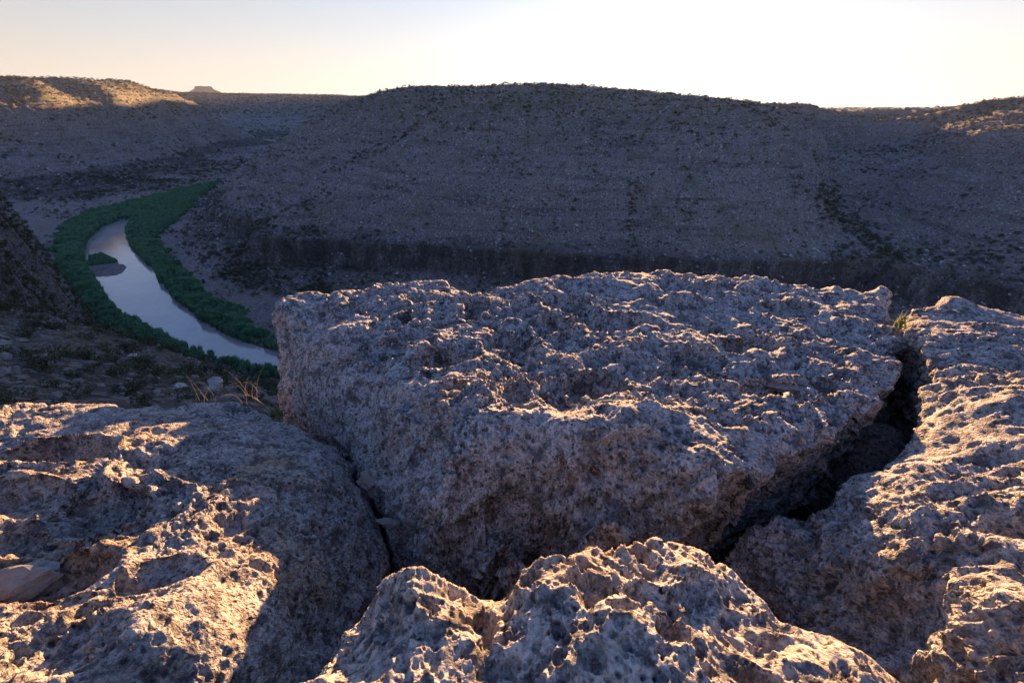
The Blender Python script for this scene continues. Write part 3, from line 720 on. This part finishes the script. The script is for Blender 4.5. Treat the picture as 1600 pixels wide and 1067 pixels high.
# front rock
def P(px, py, z):
    return _P(px, py, z + 0.11 * min(max((py - 850) / 217, 0), 1.1))
rock('rock',
     [P(460, 1090, -1.05), P(478, 1050, -1.10), P(520, 992, -1.12), P(560, 935, -1.06), P(600, 888, -1.00), P(645, 853, -0.97), P(680, 880, -1.00), P(722, 915, -1.06), P(790, 918, -1.06), P(832, 884, -1.00), P(900, 848, -0.96), P(955, 852, -0.97),
      P(1010, 832, -0.97), P(1070, 848, -1.0), P(1110, 888, -1.04), P(1180, 940, -1.08), P(1260, 994, -1.12), P(1310, 988, -1.10), P(1400, 1022, -1.13), P(1465, 1080, -1.2), (0.75, 0.1), (0.6, -0.5), (-0.5, -0.5), (-0.5, 0.1)],
     [P(640, 920, -0.93), P(600, 1000, -1.02), P(700, 960, -1.0), P(760, 990, -1.04), P(830, 950, -0.97), P(900, 920, -0.91), P(1000, 900, -0.93), P(1000, 980, -0.90), P(1100, 960, -0.98), P(1200, 1020, -1.06), P(1300, 1040, -1.06), P(900, 1010, -0.94),
      P(800, 1050, -1.02), P(680, 1040, -0.98), P(560, 1040, -1.05), (-0.4, -0.4, -1.0), (0.5, -0.4, -0.95), (0.0, 0.1, -0.95)],
     M_ROCK_F, 'jagged pale limestone crest with a V-shaped notch at the bottom centre', 'rock', k=0.16, wall=0.84, soft=0.025,
     pans=[(755, 985, -1.02, 0.035, 0.07, 0.04), (1020, 940, -0.95, 0.06, 0.05, 0.02), (620, 960, -0.97, 0.05, 0.05, 0.015)],
     pit=0.9, seed=400, rough=0.8)

# bedrock below the split blocks: the dark bottom of the cracks
def bedrock():
    ol = [(-3.5, 1.0), (-2.7, 1.75), (-1.75, 2.35), (-1.6, 3.0), (0.0, 3.5), (1.6, 3.6), (2.75, 3.15), (3.5, 3.1), (5.0, 2.5), (5.0, -0.4), (-3.2, -0.4)]
    X, Y = np.meshgrid(np.linspace(-4.6, 6.2, 150), np.linspace(-1.4, 4.8, 90), indexing='ij')
    d, cx, cy = poly_sdf(X, Y, ol)
    X2 = np.where(d > 0, cx + (X - cx) * 0.25, X); Y2 = np.where(d > 0, cy + (Y - cy) * 0.25, Y)
    Z = -3.0 + 0.16 * fbm(X2 * 2, Y2 * 2, X2 * 0, 4, 77) - np.where(d > 0, d * 5.0, 0)
    ln = [at_z(1436, 560, -1.3), at_z(1420, 500, -1.3), at_z(1412, 470, -1.25)]
    ld, tt = line_dist(X2, Y2, ln)
    Z = Z + np.where(d < 0.02, 1.1 * np.exp(-(ld / 0.42) ** 4), 0)
    link('bedrock', mesh_from_grid('bedrock', X2[::-1], Y2[::-1], Z[::-1]), M_ROCK_R, kind='structure')
bedrock()

P = _P
# ------------------------------------------------------------------ vegetation, stones
bpy.context.view_layer.update()
def shoot(px, py):
    """what the line of sight through a point of the photograph meets"""
    dg = bpy.context.evaluated_depsgraph_get()
    d = Vector(ray(px, py)).normalized()
    ok, loc, nrm, i, ob, m = sc.ray_cast(dg, Vector((0, 0, 0)), d)
    return (loc, nrm, ob) if ok else (None, None, None)

def ico(sub):
    import bmesh
    bm = bmesh.new(); bmesh.ops.create_icosphere(bm, subdivisions=sub, radius=1.0)
    V = np.array([v.co[:] for v in bm.verts]); Fc = [[v.index for v in f.verts] for f in bm.faces]; bm.free(); return V, Fc

def stone_mesh(name, seed, sub=2, flat=0.7, rough=0.2, cuts=9, mat=None, smooth=False):
    r_ = np.random.default_rng(seed); V, Fc = ico(sub)
    for _ in range(cuts):                          # broken faces
        n = r_.normal(size=3); n /= np.linalg.norm(n); d = r_.uniform(0.42, 0.8)
        t = V @ n; m = t > d; V[m] -= np.outer(t[m] - d, n)
    s_ = 3.1
    V = V * (1 + rough * fbm(V[:, 0] * 1.5 + s_ * seed, V[:, 1] * 1.5, V[:, 2] * 1.5, 3, seed))[:, None]
    V *= np.array([1.0, r_.uniform(0.62, 0.9), flat]); V /= np.abs(V).max()
    me = mesh_poly(name, V, Fc, smooth); me.materials.append(mat); return me

def shrub_meshes(seed, n=150, mat=None):
    r_ = np.random.default_rng(seed); V = []; Fc = []
    lobes = [(r_.uniform(-.5, .5), r_.uniform(-.5, .5), r_.uniform(0.35, 0.75), r_.uniform(0.28, 0.5)) for _ in range(7)]
    for i in range(n):
        lx, ly, lz, lr_ = lobes[i % 7]; d = r_.normal(size=3); d /= np.linalg.norm(d)
        c = np.array([lx, ly, lz]) + d * lr_ * r_.uniform(0.5, 1.05); c[2] = max(0.04, c[2])
        s_ = r_.uniform(0.07, 0.15); a = r_.normal(size=3); a /= np.linalg.norm(a); b_ = np.cross(a, r_.normal(size=3)); b_ /= np.linalg.norm(b_)
        k = len(V); V += [c - a * s_, c + b_ * s_ * 0.5, c + a * s_, c - b_ * s_ * 0.5]; Fc.append((k, k + 1, k + 2, k + 3))
    fol = mesh_poly('shrub_foliage', V, Fc, False); fol.materials.append(mat)
    V = []; Fc = []
    for lx, ly, lz, lr_ in lobes:
        k = len(V)
        for (q, w_) in (((0, 0, -0.15), 0.05), ((lx * 0.5, ly * 0.5, lz * 0.5), 0.03), ((lx, ly, lz), 0.01)):
            for j in range(3): V.append((q[0] + w_ * math.cos(j * 2.094), q[1] + w_ * math.sin(j * 2.094), q[2]))
        for m in (0, 3):
            for j in range(3): Fc.append((k + m + j, k + m + (j + 1) % 3, k + m + 3 + (j + 1) % 3, k + m + 3 + j))
    st = mesh_poly('shrub_stems', V, Fc, True); st.materials.append(M_STEM)
    return fol, st

def instancer(name, meshes, pos, rot, scl, label, cat):
    """one object that scatters copies over points"""
    src = D.collections.new(name + '_source')
    for i, m in enumerate(meshes):
        src.objects.link(D.objects.new('%s_%02d' % (name, i), m))
    me = D.meshes.new(name); me.vertices.add(len(pos)); me.vertices.foreach_set('co', np.asarray(pos, np.float32).ravel())
    for an, tp, dt in (('rot', 'FLOAT_VECTOR', rot), ('scl', 'FLOAT_VECTOR', scl)):
        a = me.attributes.new(an, tp, 'POINT'); a.data.foreach_set('vector', np.asarray(dt, np.float32).ravel())
    a = me.attributes.new('pick', 'INT', 'POINT'); a.data.foreach_set('value', rng.integers(0, len(meshes), len(pos)).astype(np.int32))
    g = D.node_groups.new(name, 'GeometryNodeTree')
    g.interface.new_socket('Geometry', in_out='INPUT', socket_type='NodeSocketGeometry'); g.interface.new_socket('Geometry', in_out='OUTPUT', socket_type='NodeSocketGeometry')
    N = g.nodes.new; L = g.links.new
    gi = N('NodeGroupInput'); go = N('NodeGroupOutput'); ip = N('GeometryNodeInstanceOnPoints'); ci = N('GeometryNodeCollectionInfo')
    ci.inputs['Collection'].default_value = src; ci.inputs['Separate Children'].default_value = True; ci.inputs['Reset Children'].default_value = True
    def attr(nm, tp):
        q = N('GeometryNodeInputNamedAttribute'); q.data_type = tp; q.inputs['Name'].default_value = nm; return q.outputs['Attribute']
    L(gi.outputs[0], ip.inputs['Points']); L(ci.outputs[0], ip.inputs['Instance']); ip.inputs['Pick Instance'].default_value = True
    L(attr('pick', 'INT'), ip.inputs['Instance Index'])
    er = N('FunctionNodeEulerToRotation'); L(attr('rot', 'FLOAT_VECTOR'), er.inputs[0]); L(er.outputs[0], ip.inputs['Rotation'])
    L(attr('scl', 'FLOAT_VECTOR'), ip.inputs['Scale']); L(ip.outputs[0], go.inputs[0])
    o = link(name, me, None, kind='stuff', label=label, category=cat)
    md = o.modifiers.new('scatter', 'NODES'); md.node_group = g
    return o

def project(x, y, z):
    Yc = y * CP - z * SP; Zc_ = y * SP + z * CP
    return 800 + F * x / Yc, 533.5 - F * Zc_ / Yc

# the run of the horizon, to know which scattered things the view shows
_az = np.linspace(-1.0, 0.9, 200); _lr = np.linspace(math.log(7), math.log(2700), 420)
_A, _L = np.meshgrid(_az, _lr, indexing='ij'); _R = np.exp(_L)
_E = terr(_R * np.sin(_A), _R * np.cos(_A), False) / _R; _E = np.maximum.accumulate(_E, axis=1)
FG = [(0, 618), (190, 612), (330, 616), (415, 632), (428, 480), (455, 460), (640, 432), (735, 455), (760, 440), (980, 414), (1250, 433), (1395, 455), (1412, 486), (1440, 466), (1600, 478)]
def seen(x, y, z, h):
    az = np.arctan2(x, y); r = np.hypot(x, y)
    i = np.clip(((az - _az[0]) / (_az[1] - _az[0])).round().astype(int), 0, 199); j = np.clip(((np.log(r) - _lr[0]) / (_lr[1] - _lr[0])).astype(int) - 1, 0, 419)
    px, py = project(x, y, z + h)
    return ((z + h) / r > _E[i, j] - 0.004) & (px > 4) & (px < 1596) & (py < np.interp(px, [f[0] for f in FG], [f[1] for f in FG])) & (y > 0)

def scatter(n, a0, a1, r0, r1, dens, smin, smax, power=1.6, lod=0.0, plain=False, seed=0):
    """random points by area, thinned by a density function"""
    a = rng.uniform(a0, a1, n); r = np.sqrt(rng.uniform(r0 ** 2, r1 ** 2, n)); x = r * np.sin(a); y = r * np.cos(a)
    z = terr(x, y); m = rng.uniform(0, 1, n) < dens(x, y, z, r, a)
    m &= (z > -79.0) if not plain else (z > -79.9)
    x, y, z, r = x[m], y[m], z[m], r[m]
    s_ = smin + (smax - smin) * rng.uniform(0, 1, len(x)) ** power; s_ = np.maximum(s_, lod * r)
    return np.c_[x, y, z, s_]

def clump(x, y, sc_, seed): return fbm(x / sc_, y / sc_, x * 0 + 3.3, 3, seed)
d_sh = lambda x, y, z, r, a: np.clip(0.30 + 0.9 * clump(x, y, 34, 201) + 0.35 * (z > -12) + 0.3 * (z < -60), 0.04, 1)
shr = np.concatenate([
    scatter(60000, -0.75, 1.0, 170, 800, d_sh, 0.45, 2.1, 2.6),
    scatter(30000, -0.95, -0.42, 620, 1650, d_sh, 1.2, 3.6, 2.4),
    scatter(12000, -0.62, -0.25, 1700, 2900, d_sh, 3.0, 6.0, 2.0),
    scatter(42000, -1.25, -0.40, 30, 330, d_sh, 0.3, 1.7, 2.2),
    scatter(14000, -0.98, -0.76, 120, 250, lambda x, y, z, r, a: 0.6, 0.4, 1.6, 2.0),
    scatter(2500, -1.25, -0.40, 12, 60, d_sh, 0.15, 0.6, 2.0)])
shr = np.concatenate([shr, scatter(16000, -0.92, -0.28, 240, 1500, lambda x, y, z, r, a: (z < -77.5) * np.clip(0.55 + 1.2 * clump(x, y, 40, 221), 0.05, 1), 0.8, 2.6, 1.6, plain=True)])
_m = (poly_sdf(shr[:, 0], shr[:, 1], RIVER)[0] > 4); shr = shr[_m]
# lines of scrub along the gullies
def scrub_line(pts, n, spread, s0, s1):
    L_ = [];
    for _ in range(n):
        t = random.random() * (len(pts) - 1); i = int(t); f = t - i
        px = pts[i][0] * (1 - f) + pts[i + 1][0] * f + random.gauss(0, spread); py = pts[i][1] * (1 - f) + pts[i + 1][1] * f + random.gauss(0, spread * 0.7)
        loc, nrm, ob = shoot(px, py)
        if ob is not None and ob.name.startswith('canyon_terrain'): L_.append((loc.x, loc.y, loc.z, random.uniform(s0, s1)))
    return np.array(L_)
shr = np.concatenate([shr, scrub_line([(1290, 296), (1310, 335), (1350, 370), (1400, 400)], 260, 11, 0.8, 2.4), scrub_line([(990, 285), (985, 340), (992, 395)], 70, 7, 0.7, 1.6),
                      scrub_line([(600, 238), (640, 205), (680, 172)], 60, 3, 0.7, 1.6), scrub_line([(1330, 240), (1420, 232), (1500, 205)], 90, 9, 0.9, 2.0),
                      scrub_line([(1300, 390), (1420, 400), (1590, 395)], 160, 18, 0.8, 1.9), scrub_line([(300, 360), (400, 430), (520, 415)], 160, 18, 0.8, 2.0)])
d_rk = lambda x, y, z, r, a: np.clip(0.4 + 1.0 * clump(x, y, 26, 211), 0.05, 1)
rks = np.concatenate([
    scatter(70000, -0.75, 1.0, 170, 600, d_rk, 0.3, 1.5, 3.5),
    scatter(9000, -0.95, -0.42, 620, 1400, d_rk, 1.0, 3.0, 3.0),
    scatter(40000, -1.25, -0.40, 30, 330, d_rk, 0.14, 1.0, 4.0),
    scatter(7000, -1.25, -0.40, 9, 60, d_rk, 0.05, 0.45, 3.0)])

def place(x, y, z):
    a, r = math.degrees(math.atan2(x, y)), math.hypot(x, y)
    if r < 330 and a < -22 and z > -77: return 'on the near slope just below the ledge' if r < 90 else 'on the steep near slope above the left bank'
    if a < -22 and r > 600: return 'on the far left canyon wall'
    if z < -74: return 'on the valley floor beside the river cane' if a < -14 else 'on the dark valley floor under the far cliff'
    if a > 33: return 'on the right-hand hill beyond the gully'
    if a > 26: return 'in the scrubby gully on the right'
    if z > 4: return 'along the crest of the middle hill'
    side = 'left' if a < -8 else ('right' if a > 14 else 'central')
    return 'on the %s %s part of the middle hill' % ('ledgy upper' if z > -22 else 'rubbly lower', side)
def split(T, hf, keep=290):
    v = seen(T[:, 0], T[:, 1], T[:, 2], T[:, 3] * hf); size = T[:, 3] / np.hypot(T[:, 0], T[:, 1]) * v
    o = np.argsort(-size); big = o[:keep]; return T[big], T[o[keep:]]

SH = [shrub_meshes(10 + i, 150, M_SHRUB) for i in range(5)]
BO = [stone_mesh('hillside_boulder', 30 + i, 2, 0.62, 0.22, 9, M_BOULDER) for i in range(7)]
M_NEAR = simple_stone('slope_stone', (0.13, 0.118, 0.11), (0.26, 0.24, 0.225), 2.0, 0.05)
BN = [stone_mesh('slope_boulder', 50 + i, 2, 0.5, 0.3, 12, M_NEAR) for i in range(7)]
big, rest = split(shr, 0.9)
# the first shrub with its stems, then copies
def make_shrub(k):
    o = link('desert_shrub', None); link('foliage', SH[k][0], parent=o); link('stem', SH[k][1], parent=o); return o
protos = [make_shrub(k) for k in range(5)]
def dup(o):
    c = o.copy(); col.objects.link(c)
    for ch in o.children:
        d = ch.copy(); col.objects.link(d); d.parent = c
    return c
for i, (x, y, z, s_) in enumerate(big):
    o = protos[i] if i < 5 else dup(protos[i % 5])
    o.location = (x, y, z - 0.05 * s_); o.rotation_euler = (0, 0, random.uniform(0, 6.28)); o.scale = (s_, s_, s_ * random.uniform(0.7, 1.05))
    pl_ = place(x, y, z); o['label'] = 'dark green desert shrub ' + pl_; o['category'] = 'shrub'; o['group'] = 'desert shrubs ' + pl_
n = len(rest)
instancer('desert_scrub', [m[0] for m in SH], rest[:, :3], np.c_[np.zeros(n), np.zeros(n), rng.uniform(0, 6.28, n)],
          np.c_[rest[:, 3], rest[:, 3], rest[:, 3] * rng.uniform(0.7, 1.0, n)], 'small dark scrub covering the canyon sides', 'scrub')
big, rest = split(rks, 0.4)
for i, (x, y, z, s_) in enumerate(big):
    o = link('boulder', (BN if math.hypot(x, y) < 330 and x < -30 * 0 and math.atan2(x, y) < -0.4 else BO)[i % 7]); o.location = (x, y, z + 0.02 * s_); o.rotation_euler = (random.uniform(-.4, .4), random.uniform(-.4, .4), random.uniform(0, 6.28)); o.scale = (s_ * .7, s_ * .7, s_ * .7)
    pl_ = place(x, y, z); o['label'] = 'loose grey boulder ' + pl_; o['category'] = 'boulder'; o['group'] = 'loose boulders ' + pl_
nr_ = (np.hypot(rest[:, 0], rest[:, 1]) < 330) & (np.arctan2(rest[:, 0], rest[:, 1]) < -0.4)
near_, rest = rest[nr_], rest[~nr_]; n = len(near_)
instancer('loose_rubble', BN, near_[:, :3], rng.uniform(-0.5, 0.5, (n, 3)) * np.array([1, 1, 6.28]), np.repeat(near_[:, 3:] * 0.6, 3, 1), 'brown and grey rubble on the slope just below the ledge', 'rubble')
n = len(rest)
instancer('rubble', BO, rest[:, :3], rng.uniform(-0.5, 0.5, (n, 3)) * np.array([1, 1, 6.28]), np.repeat(rest[:, 3:] * 0.62, 3, 1), 'grey limestone rubble strewn over the canyon slopes', 'rubble')

# river cane
def reed_mesh(seed, n=64):
    r_ = np.random.default_rng(seed); V = []; Fc = []
    for i in range(n):
        a = r_.uniform(0, 6.28); q = 0.8 * math.sqrt(r_.uniform()); x, y = q * math.cos(a), q * math.sin(a)
        h = r_.uniform(2.2, 4.0); l = r_.uniform(0.2, 1.0); b_ = r_.uniform(0, 6.28); w_ = r_.uniform(0.05, 0.1); t = b_ + 1.57 + r_.uniform(-.6, .6)
        k = len(V); ux, uy = math.cos(t) * w_, math.sin(t) * w_
        for f, ww, hh in ((0, 1, 0), (0.35, 1.0, 0.6), (0.8, 0.8, 0.93)):
            V += [(x + math.cos(b_) * l * f - ux * ww, y + math.sin(b_) * l * f - uy * ww, h * hh), (x + math.cos(b_) * l * f + ux * ww, y + math.sin(b_) * l * f + uy * ww, h * hh)]
        V.append((x + math.cos(b_) * l * 1.25, y + math.sin(b_) * l * 1.25, h * 0.94))
        Fc += [(k, k + 1, k + 3, k + 2), (k + 2, k + 3, k + 5, k + 4), (k + 4, k + 5, k + 6)]
    me = mesh_poly('cane_clump', V, Fc, False); me.materials.append(M_REED); return me
REEDS_PX = [(345, 284), (300, 292), (240, 308), (190, 320), (135, 332), (100, 352), (86, 380), (84, 402), (108, 455), (135, 500), (172, 530), (240, 552), (310, 564), (430, 600), (520, 620),
            (520, 560), (430, 528), (392, 505), (375, 482), (330, 458), (284, 418), (252, 388), (248, 368), (262, 356), (300, 335), (312, 312)]
RD = [at_z(px, py, -79.5)[:2] for px, py in REEDS_PX]
GP = [at_z(px, py, -79.5)[:2] for px, py in [(135, 414), (140, 400), (160, 396), (186, 408), (170, 412), (150, 414)]]
xs = [p[0] for p in RD]; ys = [p[1] for p in RD]
n = 95000; x = rng.uniform(min(xs), max(xs), n); y = rng.uniform(min(ys), max(ys), n)
d1 = poly_sdf(x, y, RD)[0] + 6 * fbm(x / 12, y / 10, x * 0, 3, 301); m = d1 < 0; x, y, d1 = x[m], y[m], d1[m]
d2 = poly_sdf(x, y, RIVER)[0]; m = d2 > 0.8; x, y, d1, d2 = x[m], y[m], d1[m], d2[m]
z = np.maximum(terr(x, y), -80.2)
m = z < -72; x, y, z = x[m], y[m], z[m]
s_ = (0.8 + 0.6 * fbm(x / 9, y / 9, x * 0, 3, 303)); s_ = np.clip(s_ * np.clip(0.5 + 0.12 * -d1[m], 0.55, 1.1), 0.35, 1.3)
gx_ = [p[0] for p in GP]; gy_ = [p[1] for p in GP]; xg = rng.uniform(min(gx_), max(gx_), 900); yg = rng.uniform(min(gy_), max(gy_), 900); mg = poly_sdf(xg, yg, GP)[0] < 0
x = np.r_[x, xg[mg]]; y = np.r_[y, yg[mg]]; z = np.r_[z, np.full(mg.sum(), -79.9)]; s_ = np.r_[s_, rng.uniform(0.25, 0.5, mg.sum())]
n = len(x)
instancer('river_cane', [reed_mesh(500 + i) for i in range(5)], np.c_[x, y, z], np.c_[rng.normal(0, 0.08, n), rng.normal(0, 0.08, n), rng.uniform(0, 6.28, n)],
          np.c_[s_, s_, s_ * rng.uniform(0.85, 1.15, n)], 'dense green river cane lining both banks of the river', 'reeds')

# stones lying on the ledge
M_WHITE = simple_stone('pale_stone', (0.38, 0.36, 0.34), (0.52, 0.49, 0.46), 4.0, 0.03)
def put_stone(px, py, width_px, flat, seed, label, z=None, name='stone', mat=M_PEBBLE, rot=0.0, sink=0.25, asp=None, dist=None, tilt=(0, 0)):
    if dist: loc = Vector(at_r(px, py, dist))
    elif z is not None: loc = Vector(at_z(px, py, z))
    else: loc, nrm, ob = shoot(px, py)
    dcam = loc.length; rad = width_px / 2 / F * dcam
    o = link(name, stone_mesh(name, seed, 4, flat, 0.4, 16, mat, False))
    o.location = loc + Vector((0, 0, rad * flat * (1 - 2 * sink))); o.rotation_euler = (tilt[0], tilt[1], rot); o.scale = (rad, rad * (asp or 1), rad)
    o['label'] = label; o['category'] = 'stone'; return o
bpy.context.view_layer.update()
put_stone(577, 750, 40, 0.7, 61, 'small loose stone wedged in the left crack, the farther of two', -1.66, asp=0.8, sink=0.5)
put_stone(604, 816, 38, 0.8, 62, 'small loose stone wedged in the left crack, the nearer of two', -1.68, asp=0.9, sink=0.5)
put_stone(1222, 616, 40, 0.35, 63, 'flat pale stone resting on top of the centre block near the wide crack', rot=0.3, mat=M_WHITE, sink=-0.35)
put_stone(34, 922, 100, 0.4, 64, 'long pale flat stone lying in a hollow of the left slab', mat=M_WHITE, rot=0.5, asp=0.6, tilt=(0.1, -0.1))
for px, py, w_, lb in ((336, 606, 24, 'pale angular boulder just behind the far edge of the left slab'), (282, 609, 18, 'small pale boulder left of the angular one behind the left slab'),
                       (208, 560, 14, 'pale boulder alone on the brushy slope above the cane')):
    put_stone(px, py, w_, 0.7, int(px), lb, name='boulder', mat=M_WHITE)
random.seed(5)
for i in range(26):
    px, py = random.uniform(-15, 48), random.uniform(520, 606)
    loc, nrm, ob = shoot(max(px, 1), py)
    if loc is None or ob is None or not ob.name.startswith('canyon_terrain'): continue
    rad = random.uniform(5, 11) / F * loc.length; o = link('boulder', BN[i % 7]); o.location = loc; o.scale = (rad,) * 3; o.rotation_euler = (random.uniform(-.5, .5), random.uniform(-.5, .5), random.uniform(0, 6))
    o['label'] = 'grey block in the rock pile at the left edge of the slope'; o['category'] = 'boulder'; o['group'] = 'blocks of the rock pile at the left edge'

# dry stalks, weeds, a twig
def tuft(name, px, py, n, h, spread, lean, mat, label, cat, wid=0.004, dist=None, seed=0):
    loc = Vector(at_r(px, py, dist)) if dist else shoot(px, py)[0]
    r_ = random.Random(seed); V = []; Fc = []
    for i in range(n):
        x, y = r_.gauss(0, spread * 0.3), r_.gauss(0, spread * 0.3); a = r_.uniform(0, 6.28); l = abs(r_.gauss(lean, lean * 0.5)); hh = h * r_.uniform(0.5, 1.0)
        k = len(V); seg = 6
        for j in range(seg + 1):
            f = j / seg; c = (x + math.cos(a) * l * f ** 1.7, y + math.sin(a) * l * f ** 1.7, hh * f - 0.3 * l * f ** 3); w_ = wid * (1.05 - f)
            for q in range(3): V.append((c[0] + w_ * math.cos(q * 2.094), c[1] + w_ * math.sin(q * 2.094), c[2]))
        for j in range(seg):
            for q in range(3): Fc.append((k + j * 3 + q, k + j * 3 + (q + 1) % 3, k + j * 3 + 3 + (q + 1) % 3, k + j * 3 + 3 + q))
    me = mesh_poly(name, V, Fc); o = link(name, me, mat); o.location = loc; o['label'] = label; o['category'] = cat; return o
tuft('dry_grass', 378, 624, 9, 0.5, 0.3, 0.26, M_STRAW, 'sparse dry stalks standing behind the left slab in front of the river', 'dry grass', 0.0036, 5.2, 1)
tuft('dry_grass', 318, 624, 6, 0.32, 0.2, 0.18, M_STRAW, 'short dry stalks behind the far edge of the left slab, left of the taller ones', 'dry grass', 0.0028, 5.0, 2)
tuft('weed', 430, 652, 26, 0.13, 0.10, 0.07, M_WEED, 'small yellowish weed in the gap at the left corner of the centre block', 'weed', 0.004, 2.95, 3)
tuft('weed', 1407, 512, 34, 0.13, 0.07, 0.05, M_WEED, 'yellow green weed growing in the far end of the wide right crack', 'weed', 0.005, 3.75, 4)
loc = shoot(935, 634)[0]
V = []; Fc = []
for j in range(11):
    f = j / 10; c = (-0.06 + 0.15 * f, 0.012 * math.sin(f * 5), 0.022 * math.sin(f * 2.8) + 0.004)
    for q in range(4): V.append((c[0], c[1] + 0.0028 * math.cos(q * 1.571), c[2] + 0.0028 * math.sin(q * 1.571)))
for j in range(10):
    for q in range(4): Fc.append((j * 4 + q, j * 4 + (q + 1) % 4, j * 4 + 4 + (q + 1) % 4, j * 4 + 4 + q))
o = link('twig', mesh_poly('twig', V, Fc), M_STRAW); o.location = loc; o['label'] = 'thin pale curved twig lying in a hollow on the centre block'; o['category'] = 'twig'

# ------------------------------------------------------------------ the air
hm = D.materials.new('haze_air'); hm.use_nodes = True; hn = hm.node_tree; hn.nodes.clear()
pv = hn.nodes.new('ShaderNodeVolumePrincipled'); pv.inputs['Color'].default_value = (0.80, 0.88, 1.0, 1); pv.inputs['Density'].default_value = 0.00003; pv.inputs['Anisotropy'].default_value = 0.0
ho = hn.nodes.new('ShaderNodeOutputMaterial'); hn.links.new(pv.outputs[0], ho.inputs['Volume'])
B = 8300; z0, z1 = -125.0, 175.0
link('haze', mesh_poly('haze', [(-B, -B, z0), (B, -B, z0), (B, B, z0), (-B, B, z0), (-B, -B, z1), (B, -B, z1), (B, B, z1), (-B, B, z1)],
     [(3, 2, 1, 0), (4, 5, 6, 7), (0, 1, 5, 4), (1, 2, 6, 5), (2, 3, 7, 6), (3, 0, 4, 7)], False), hm, kind='stuff', label='thin dusk haze lying over the canyon', category='haze')
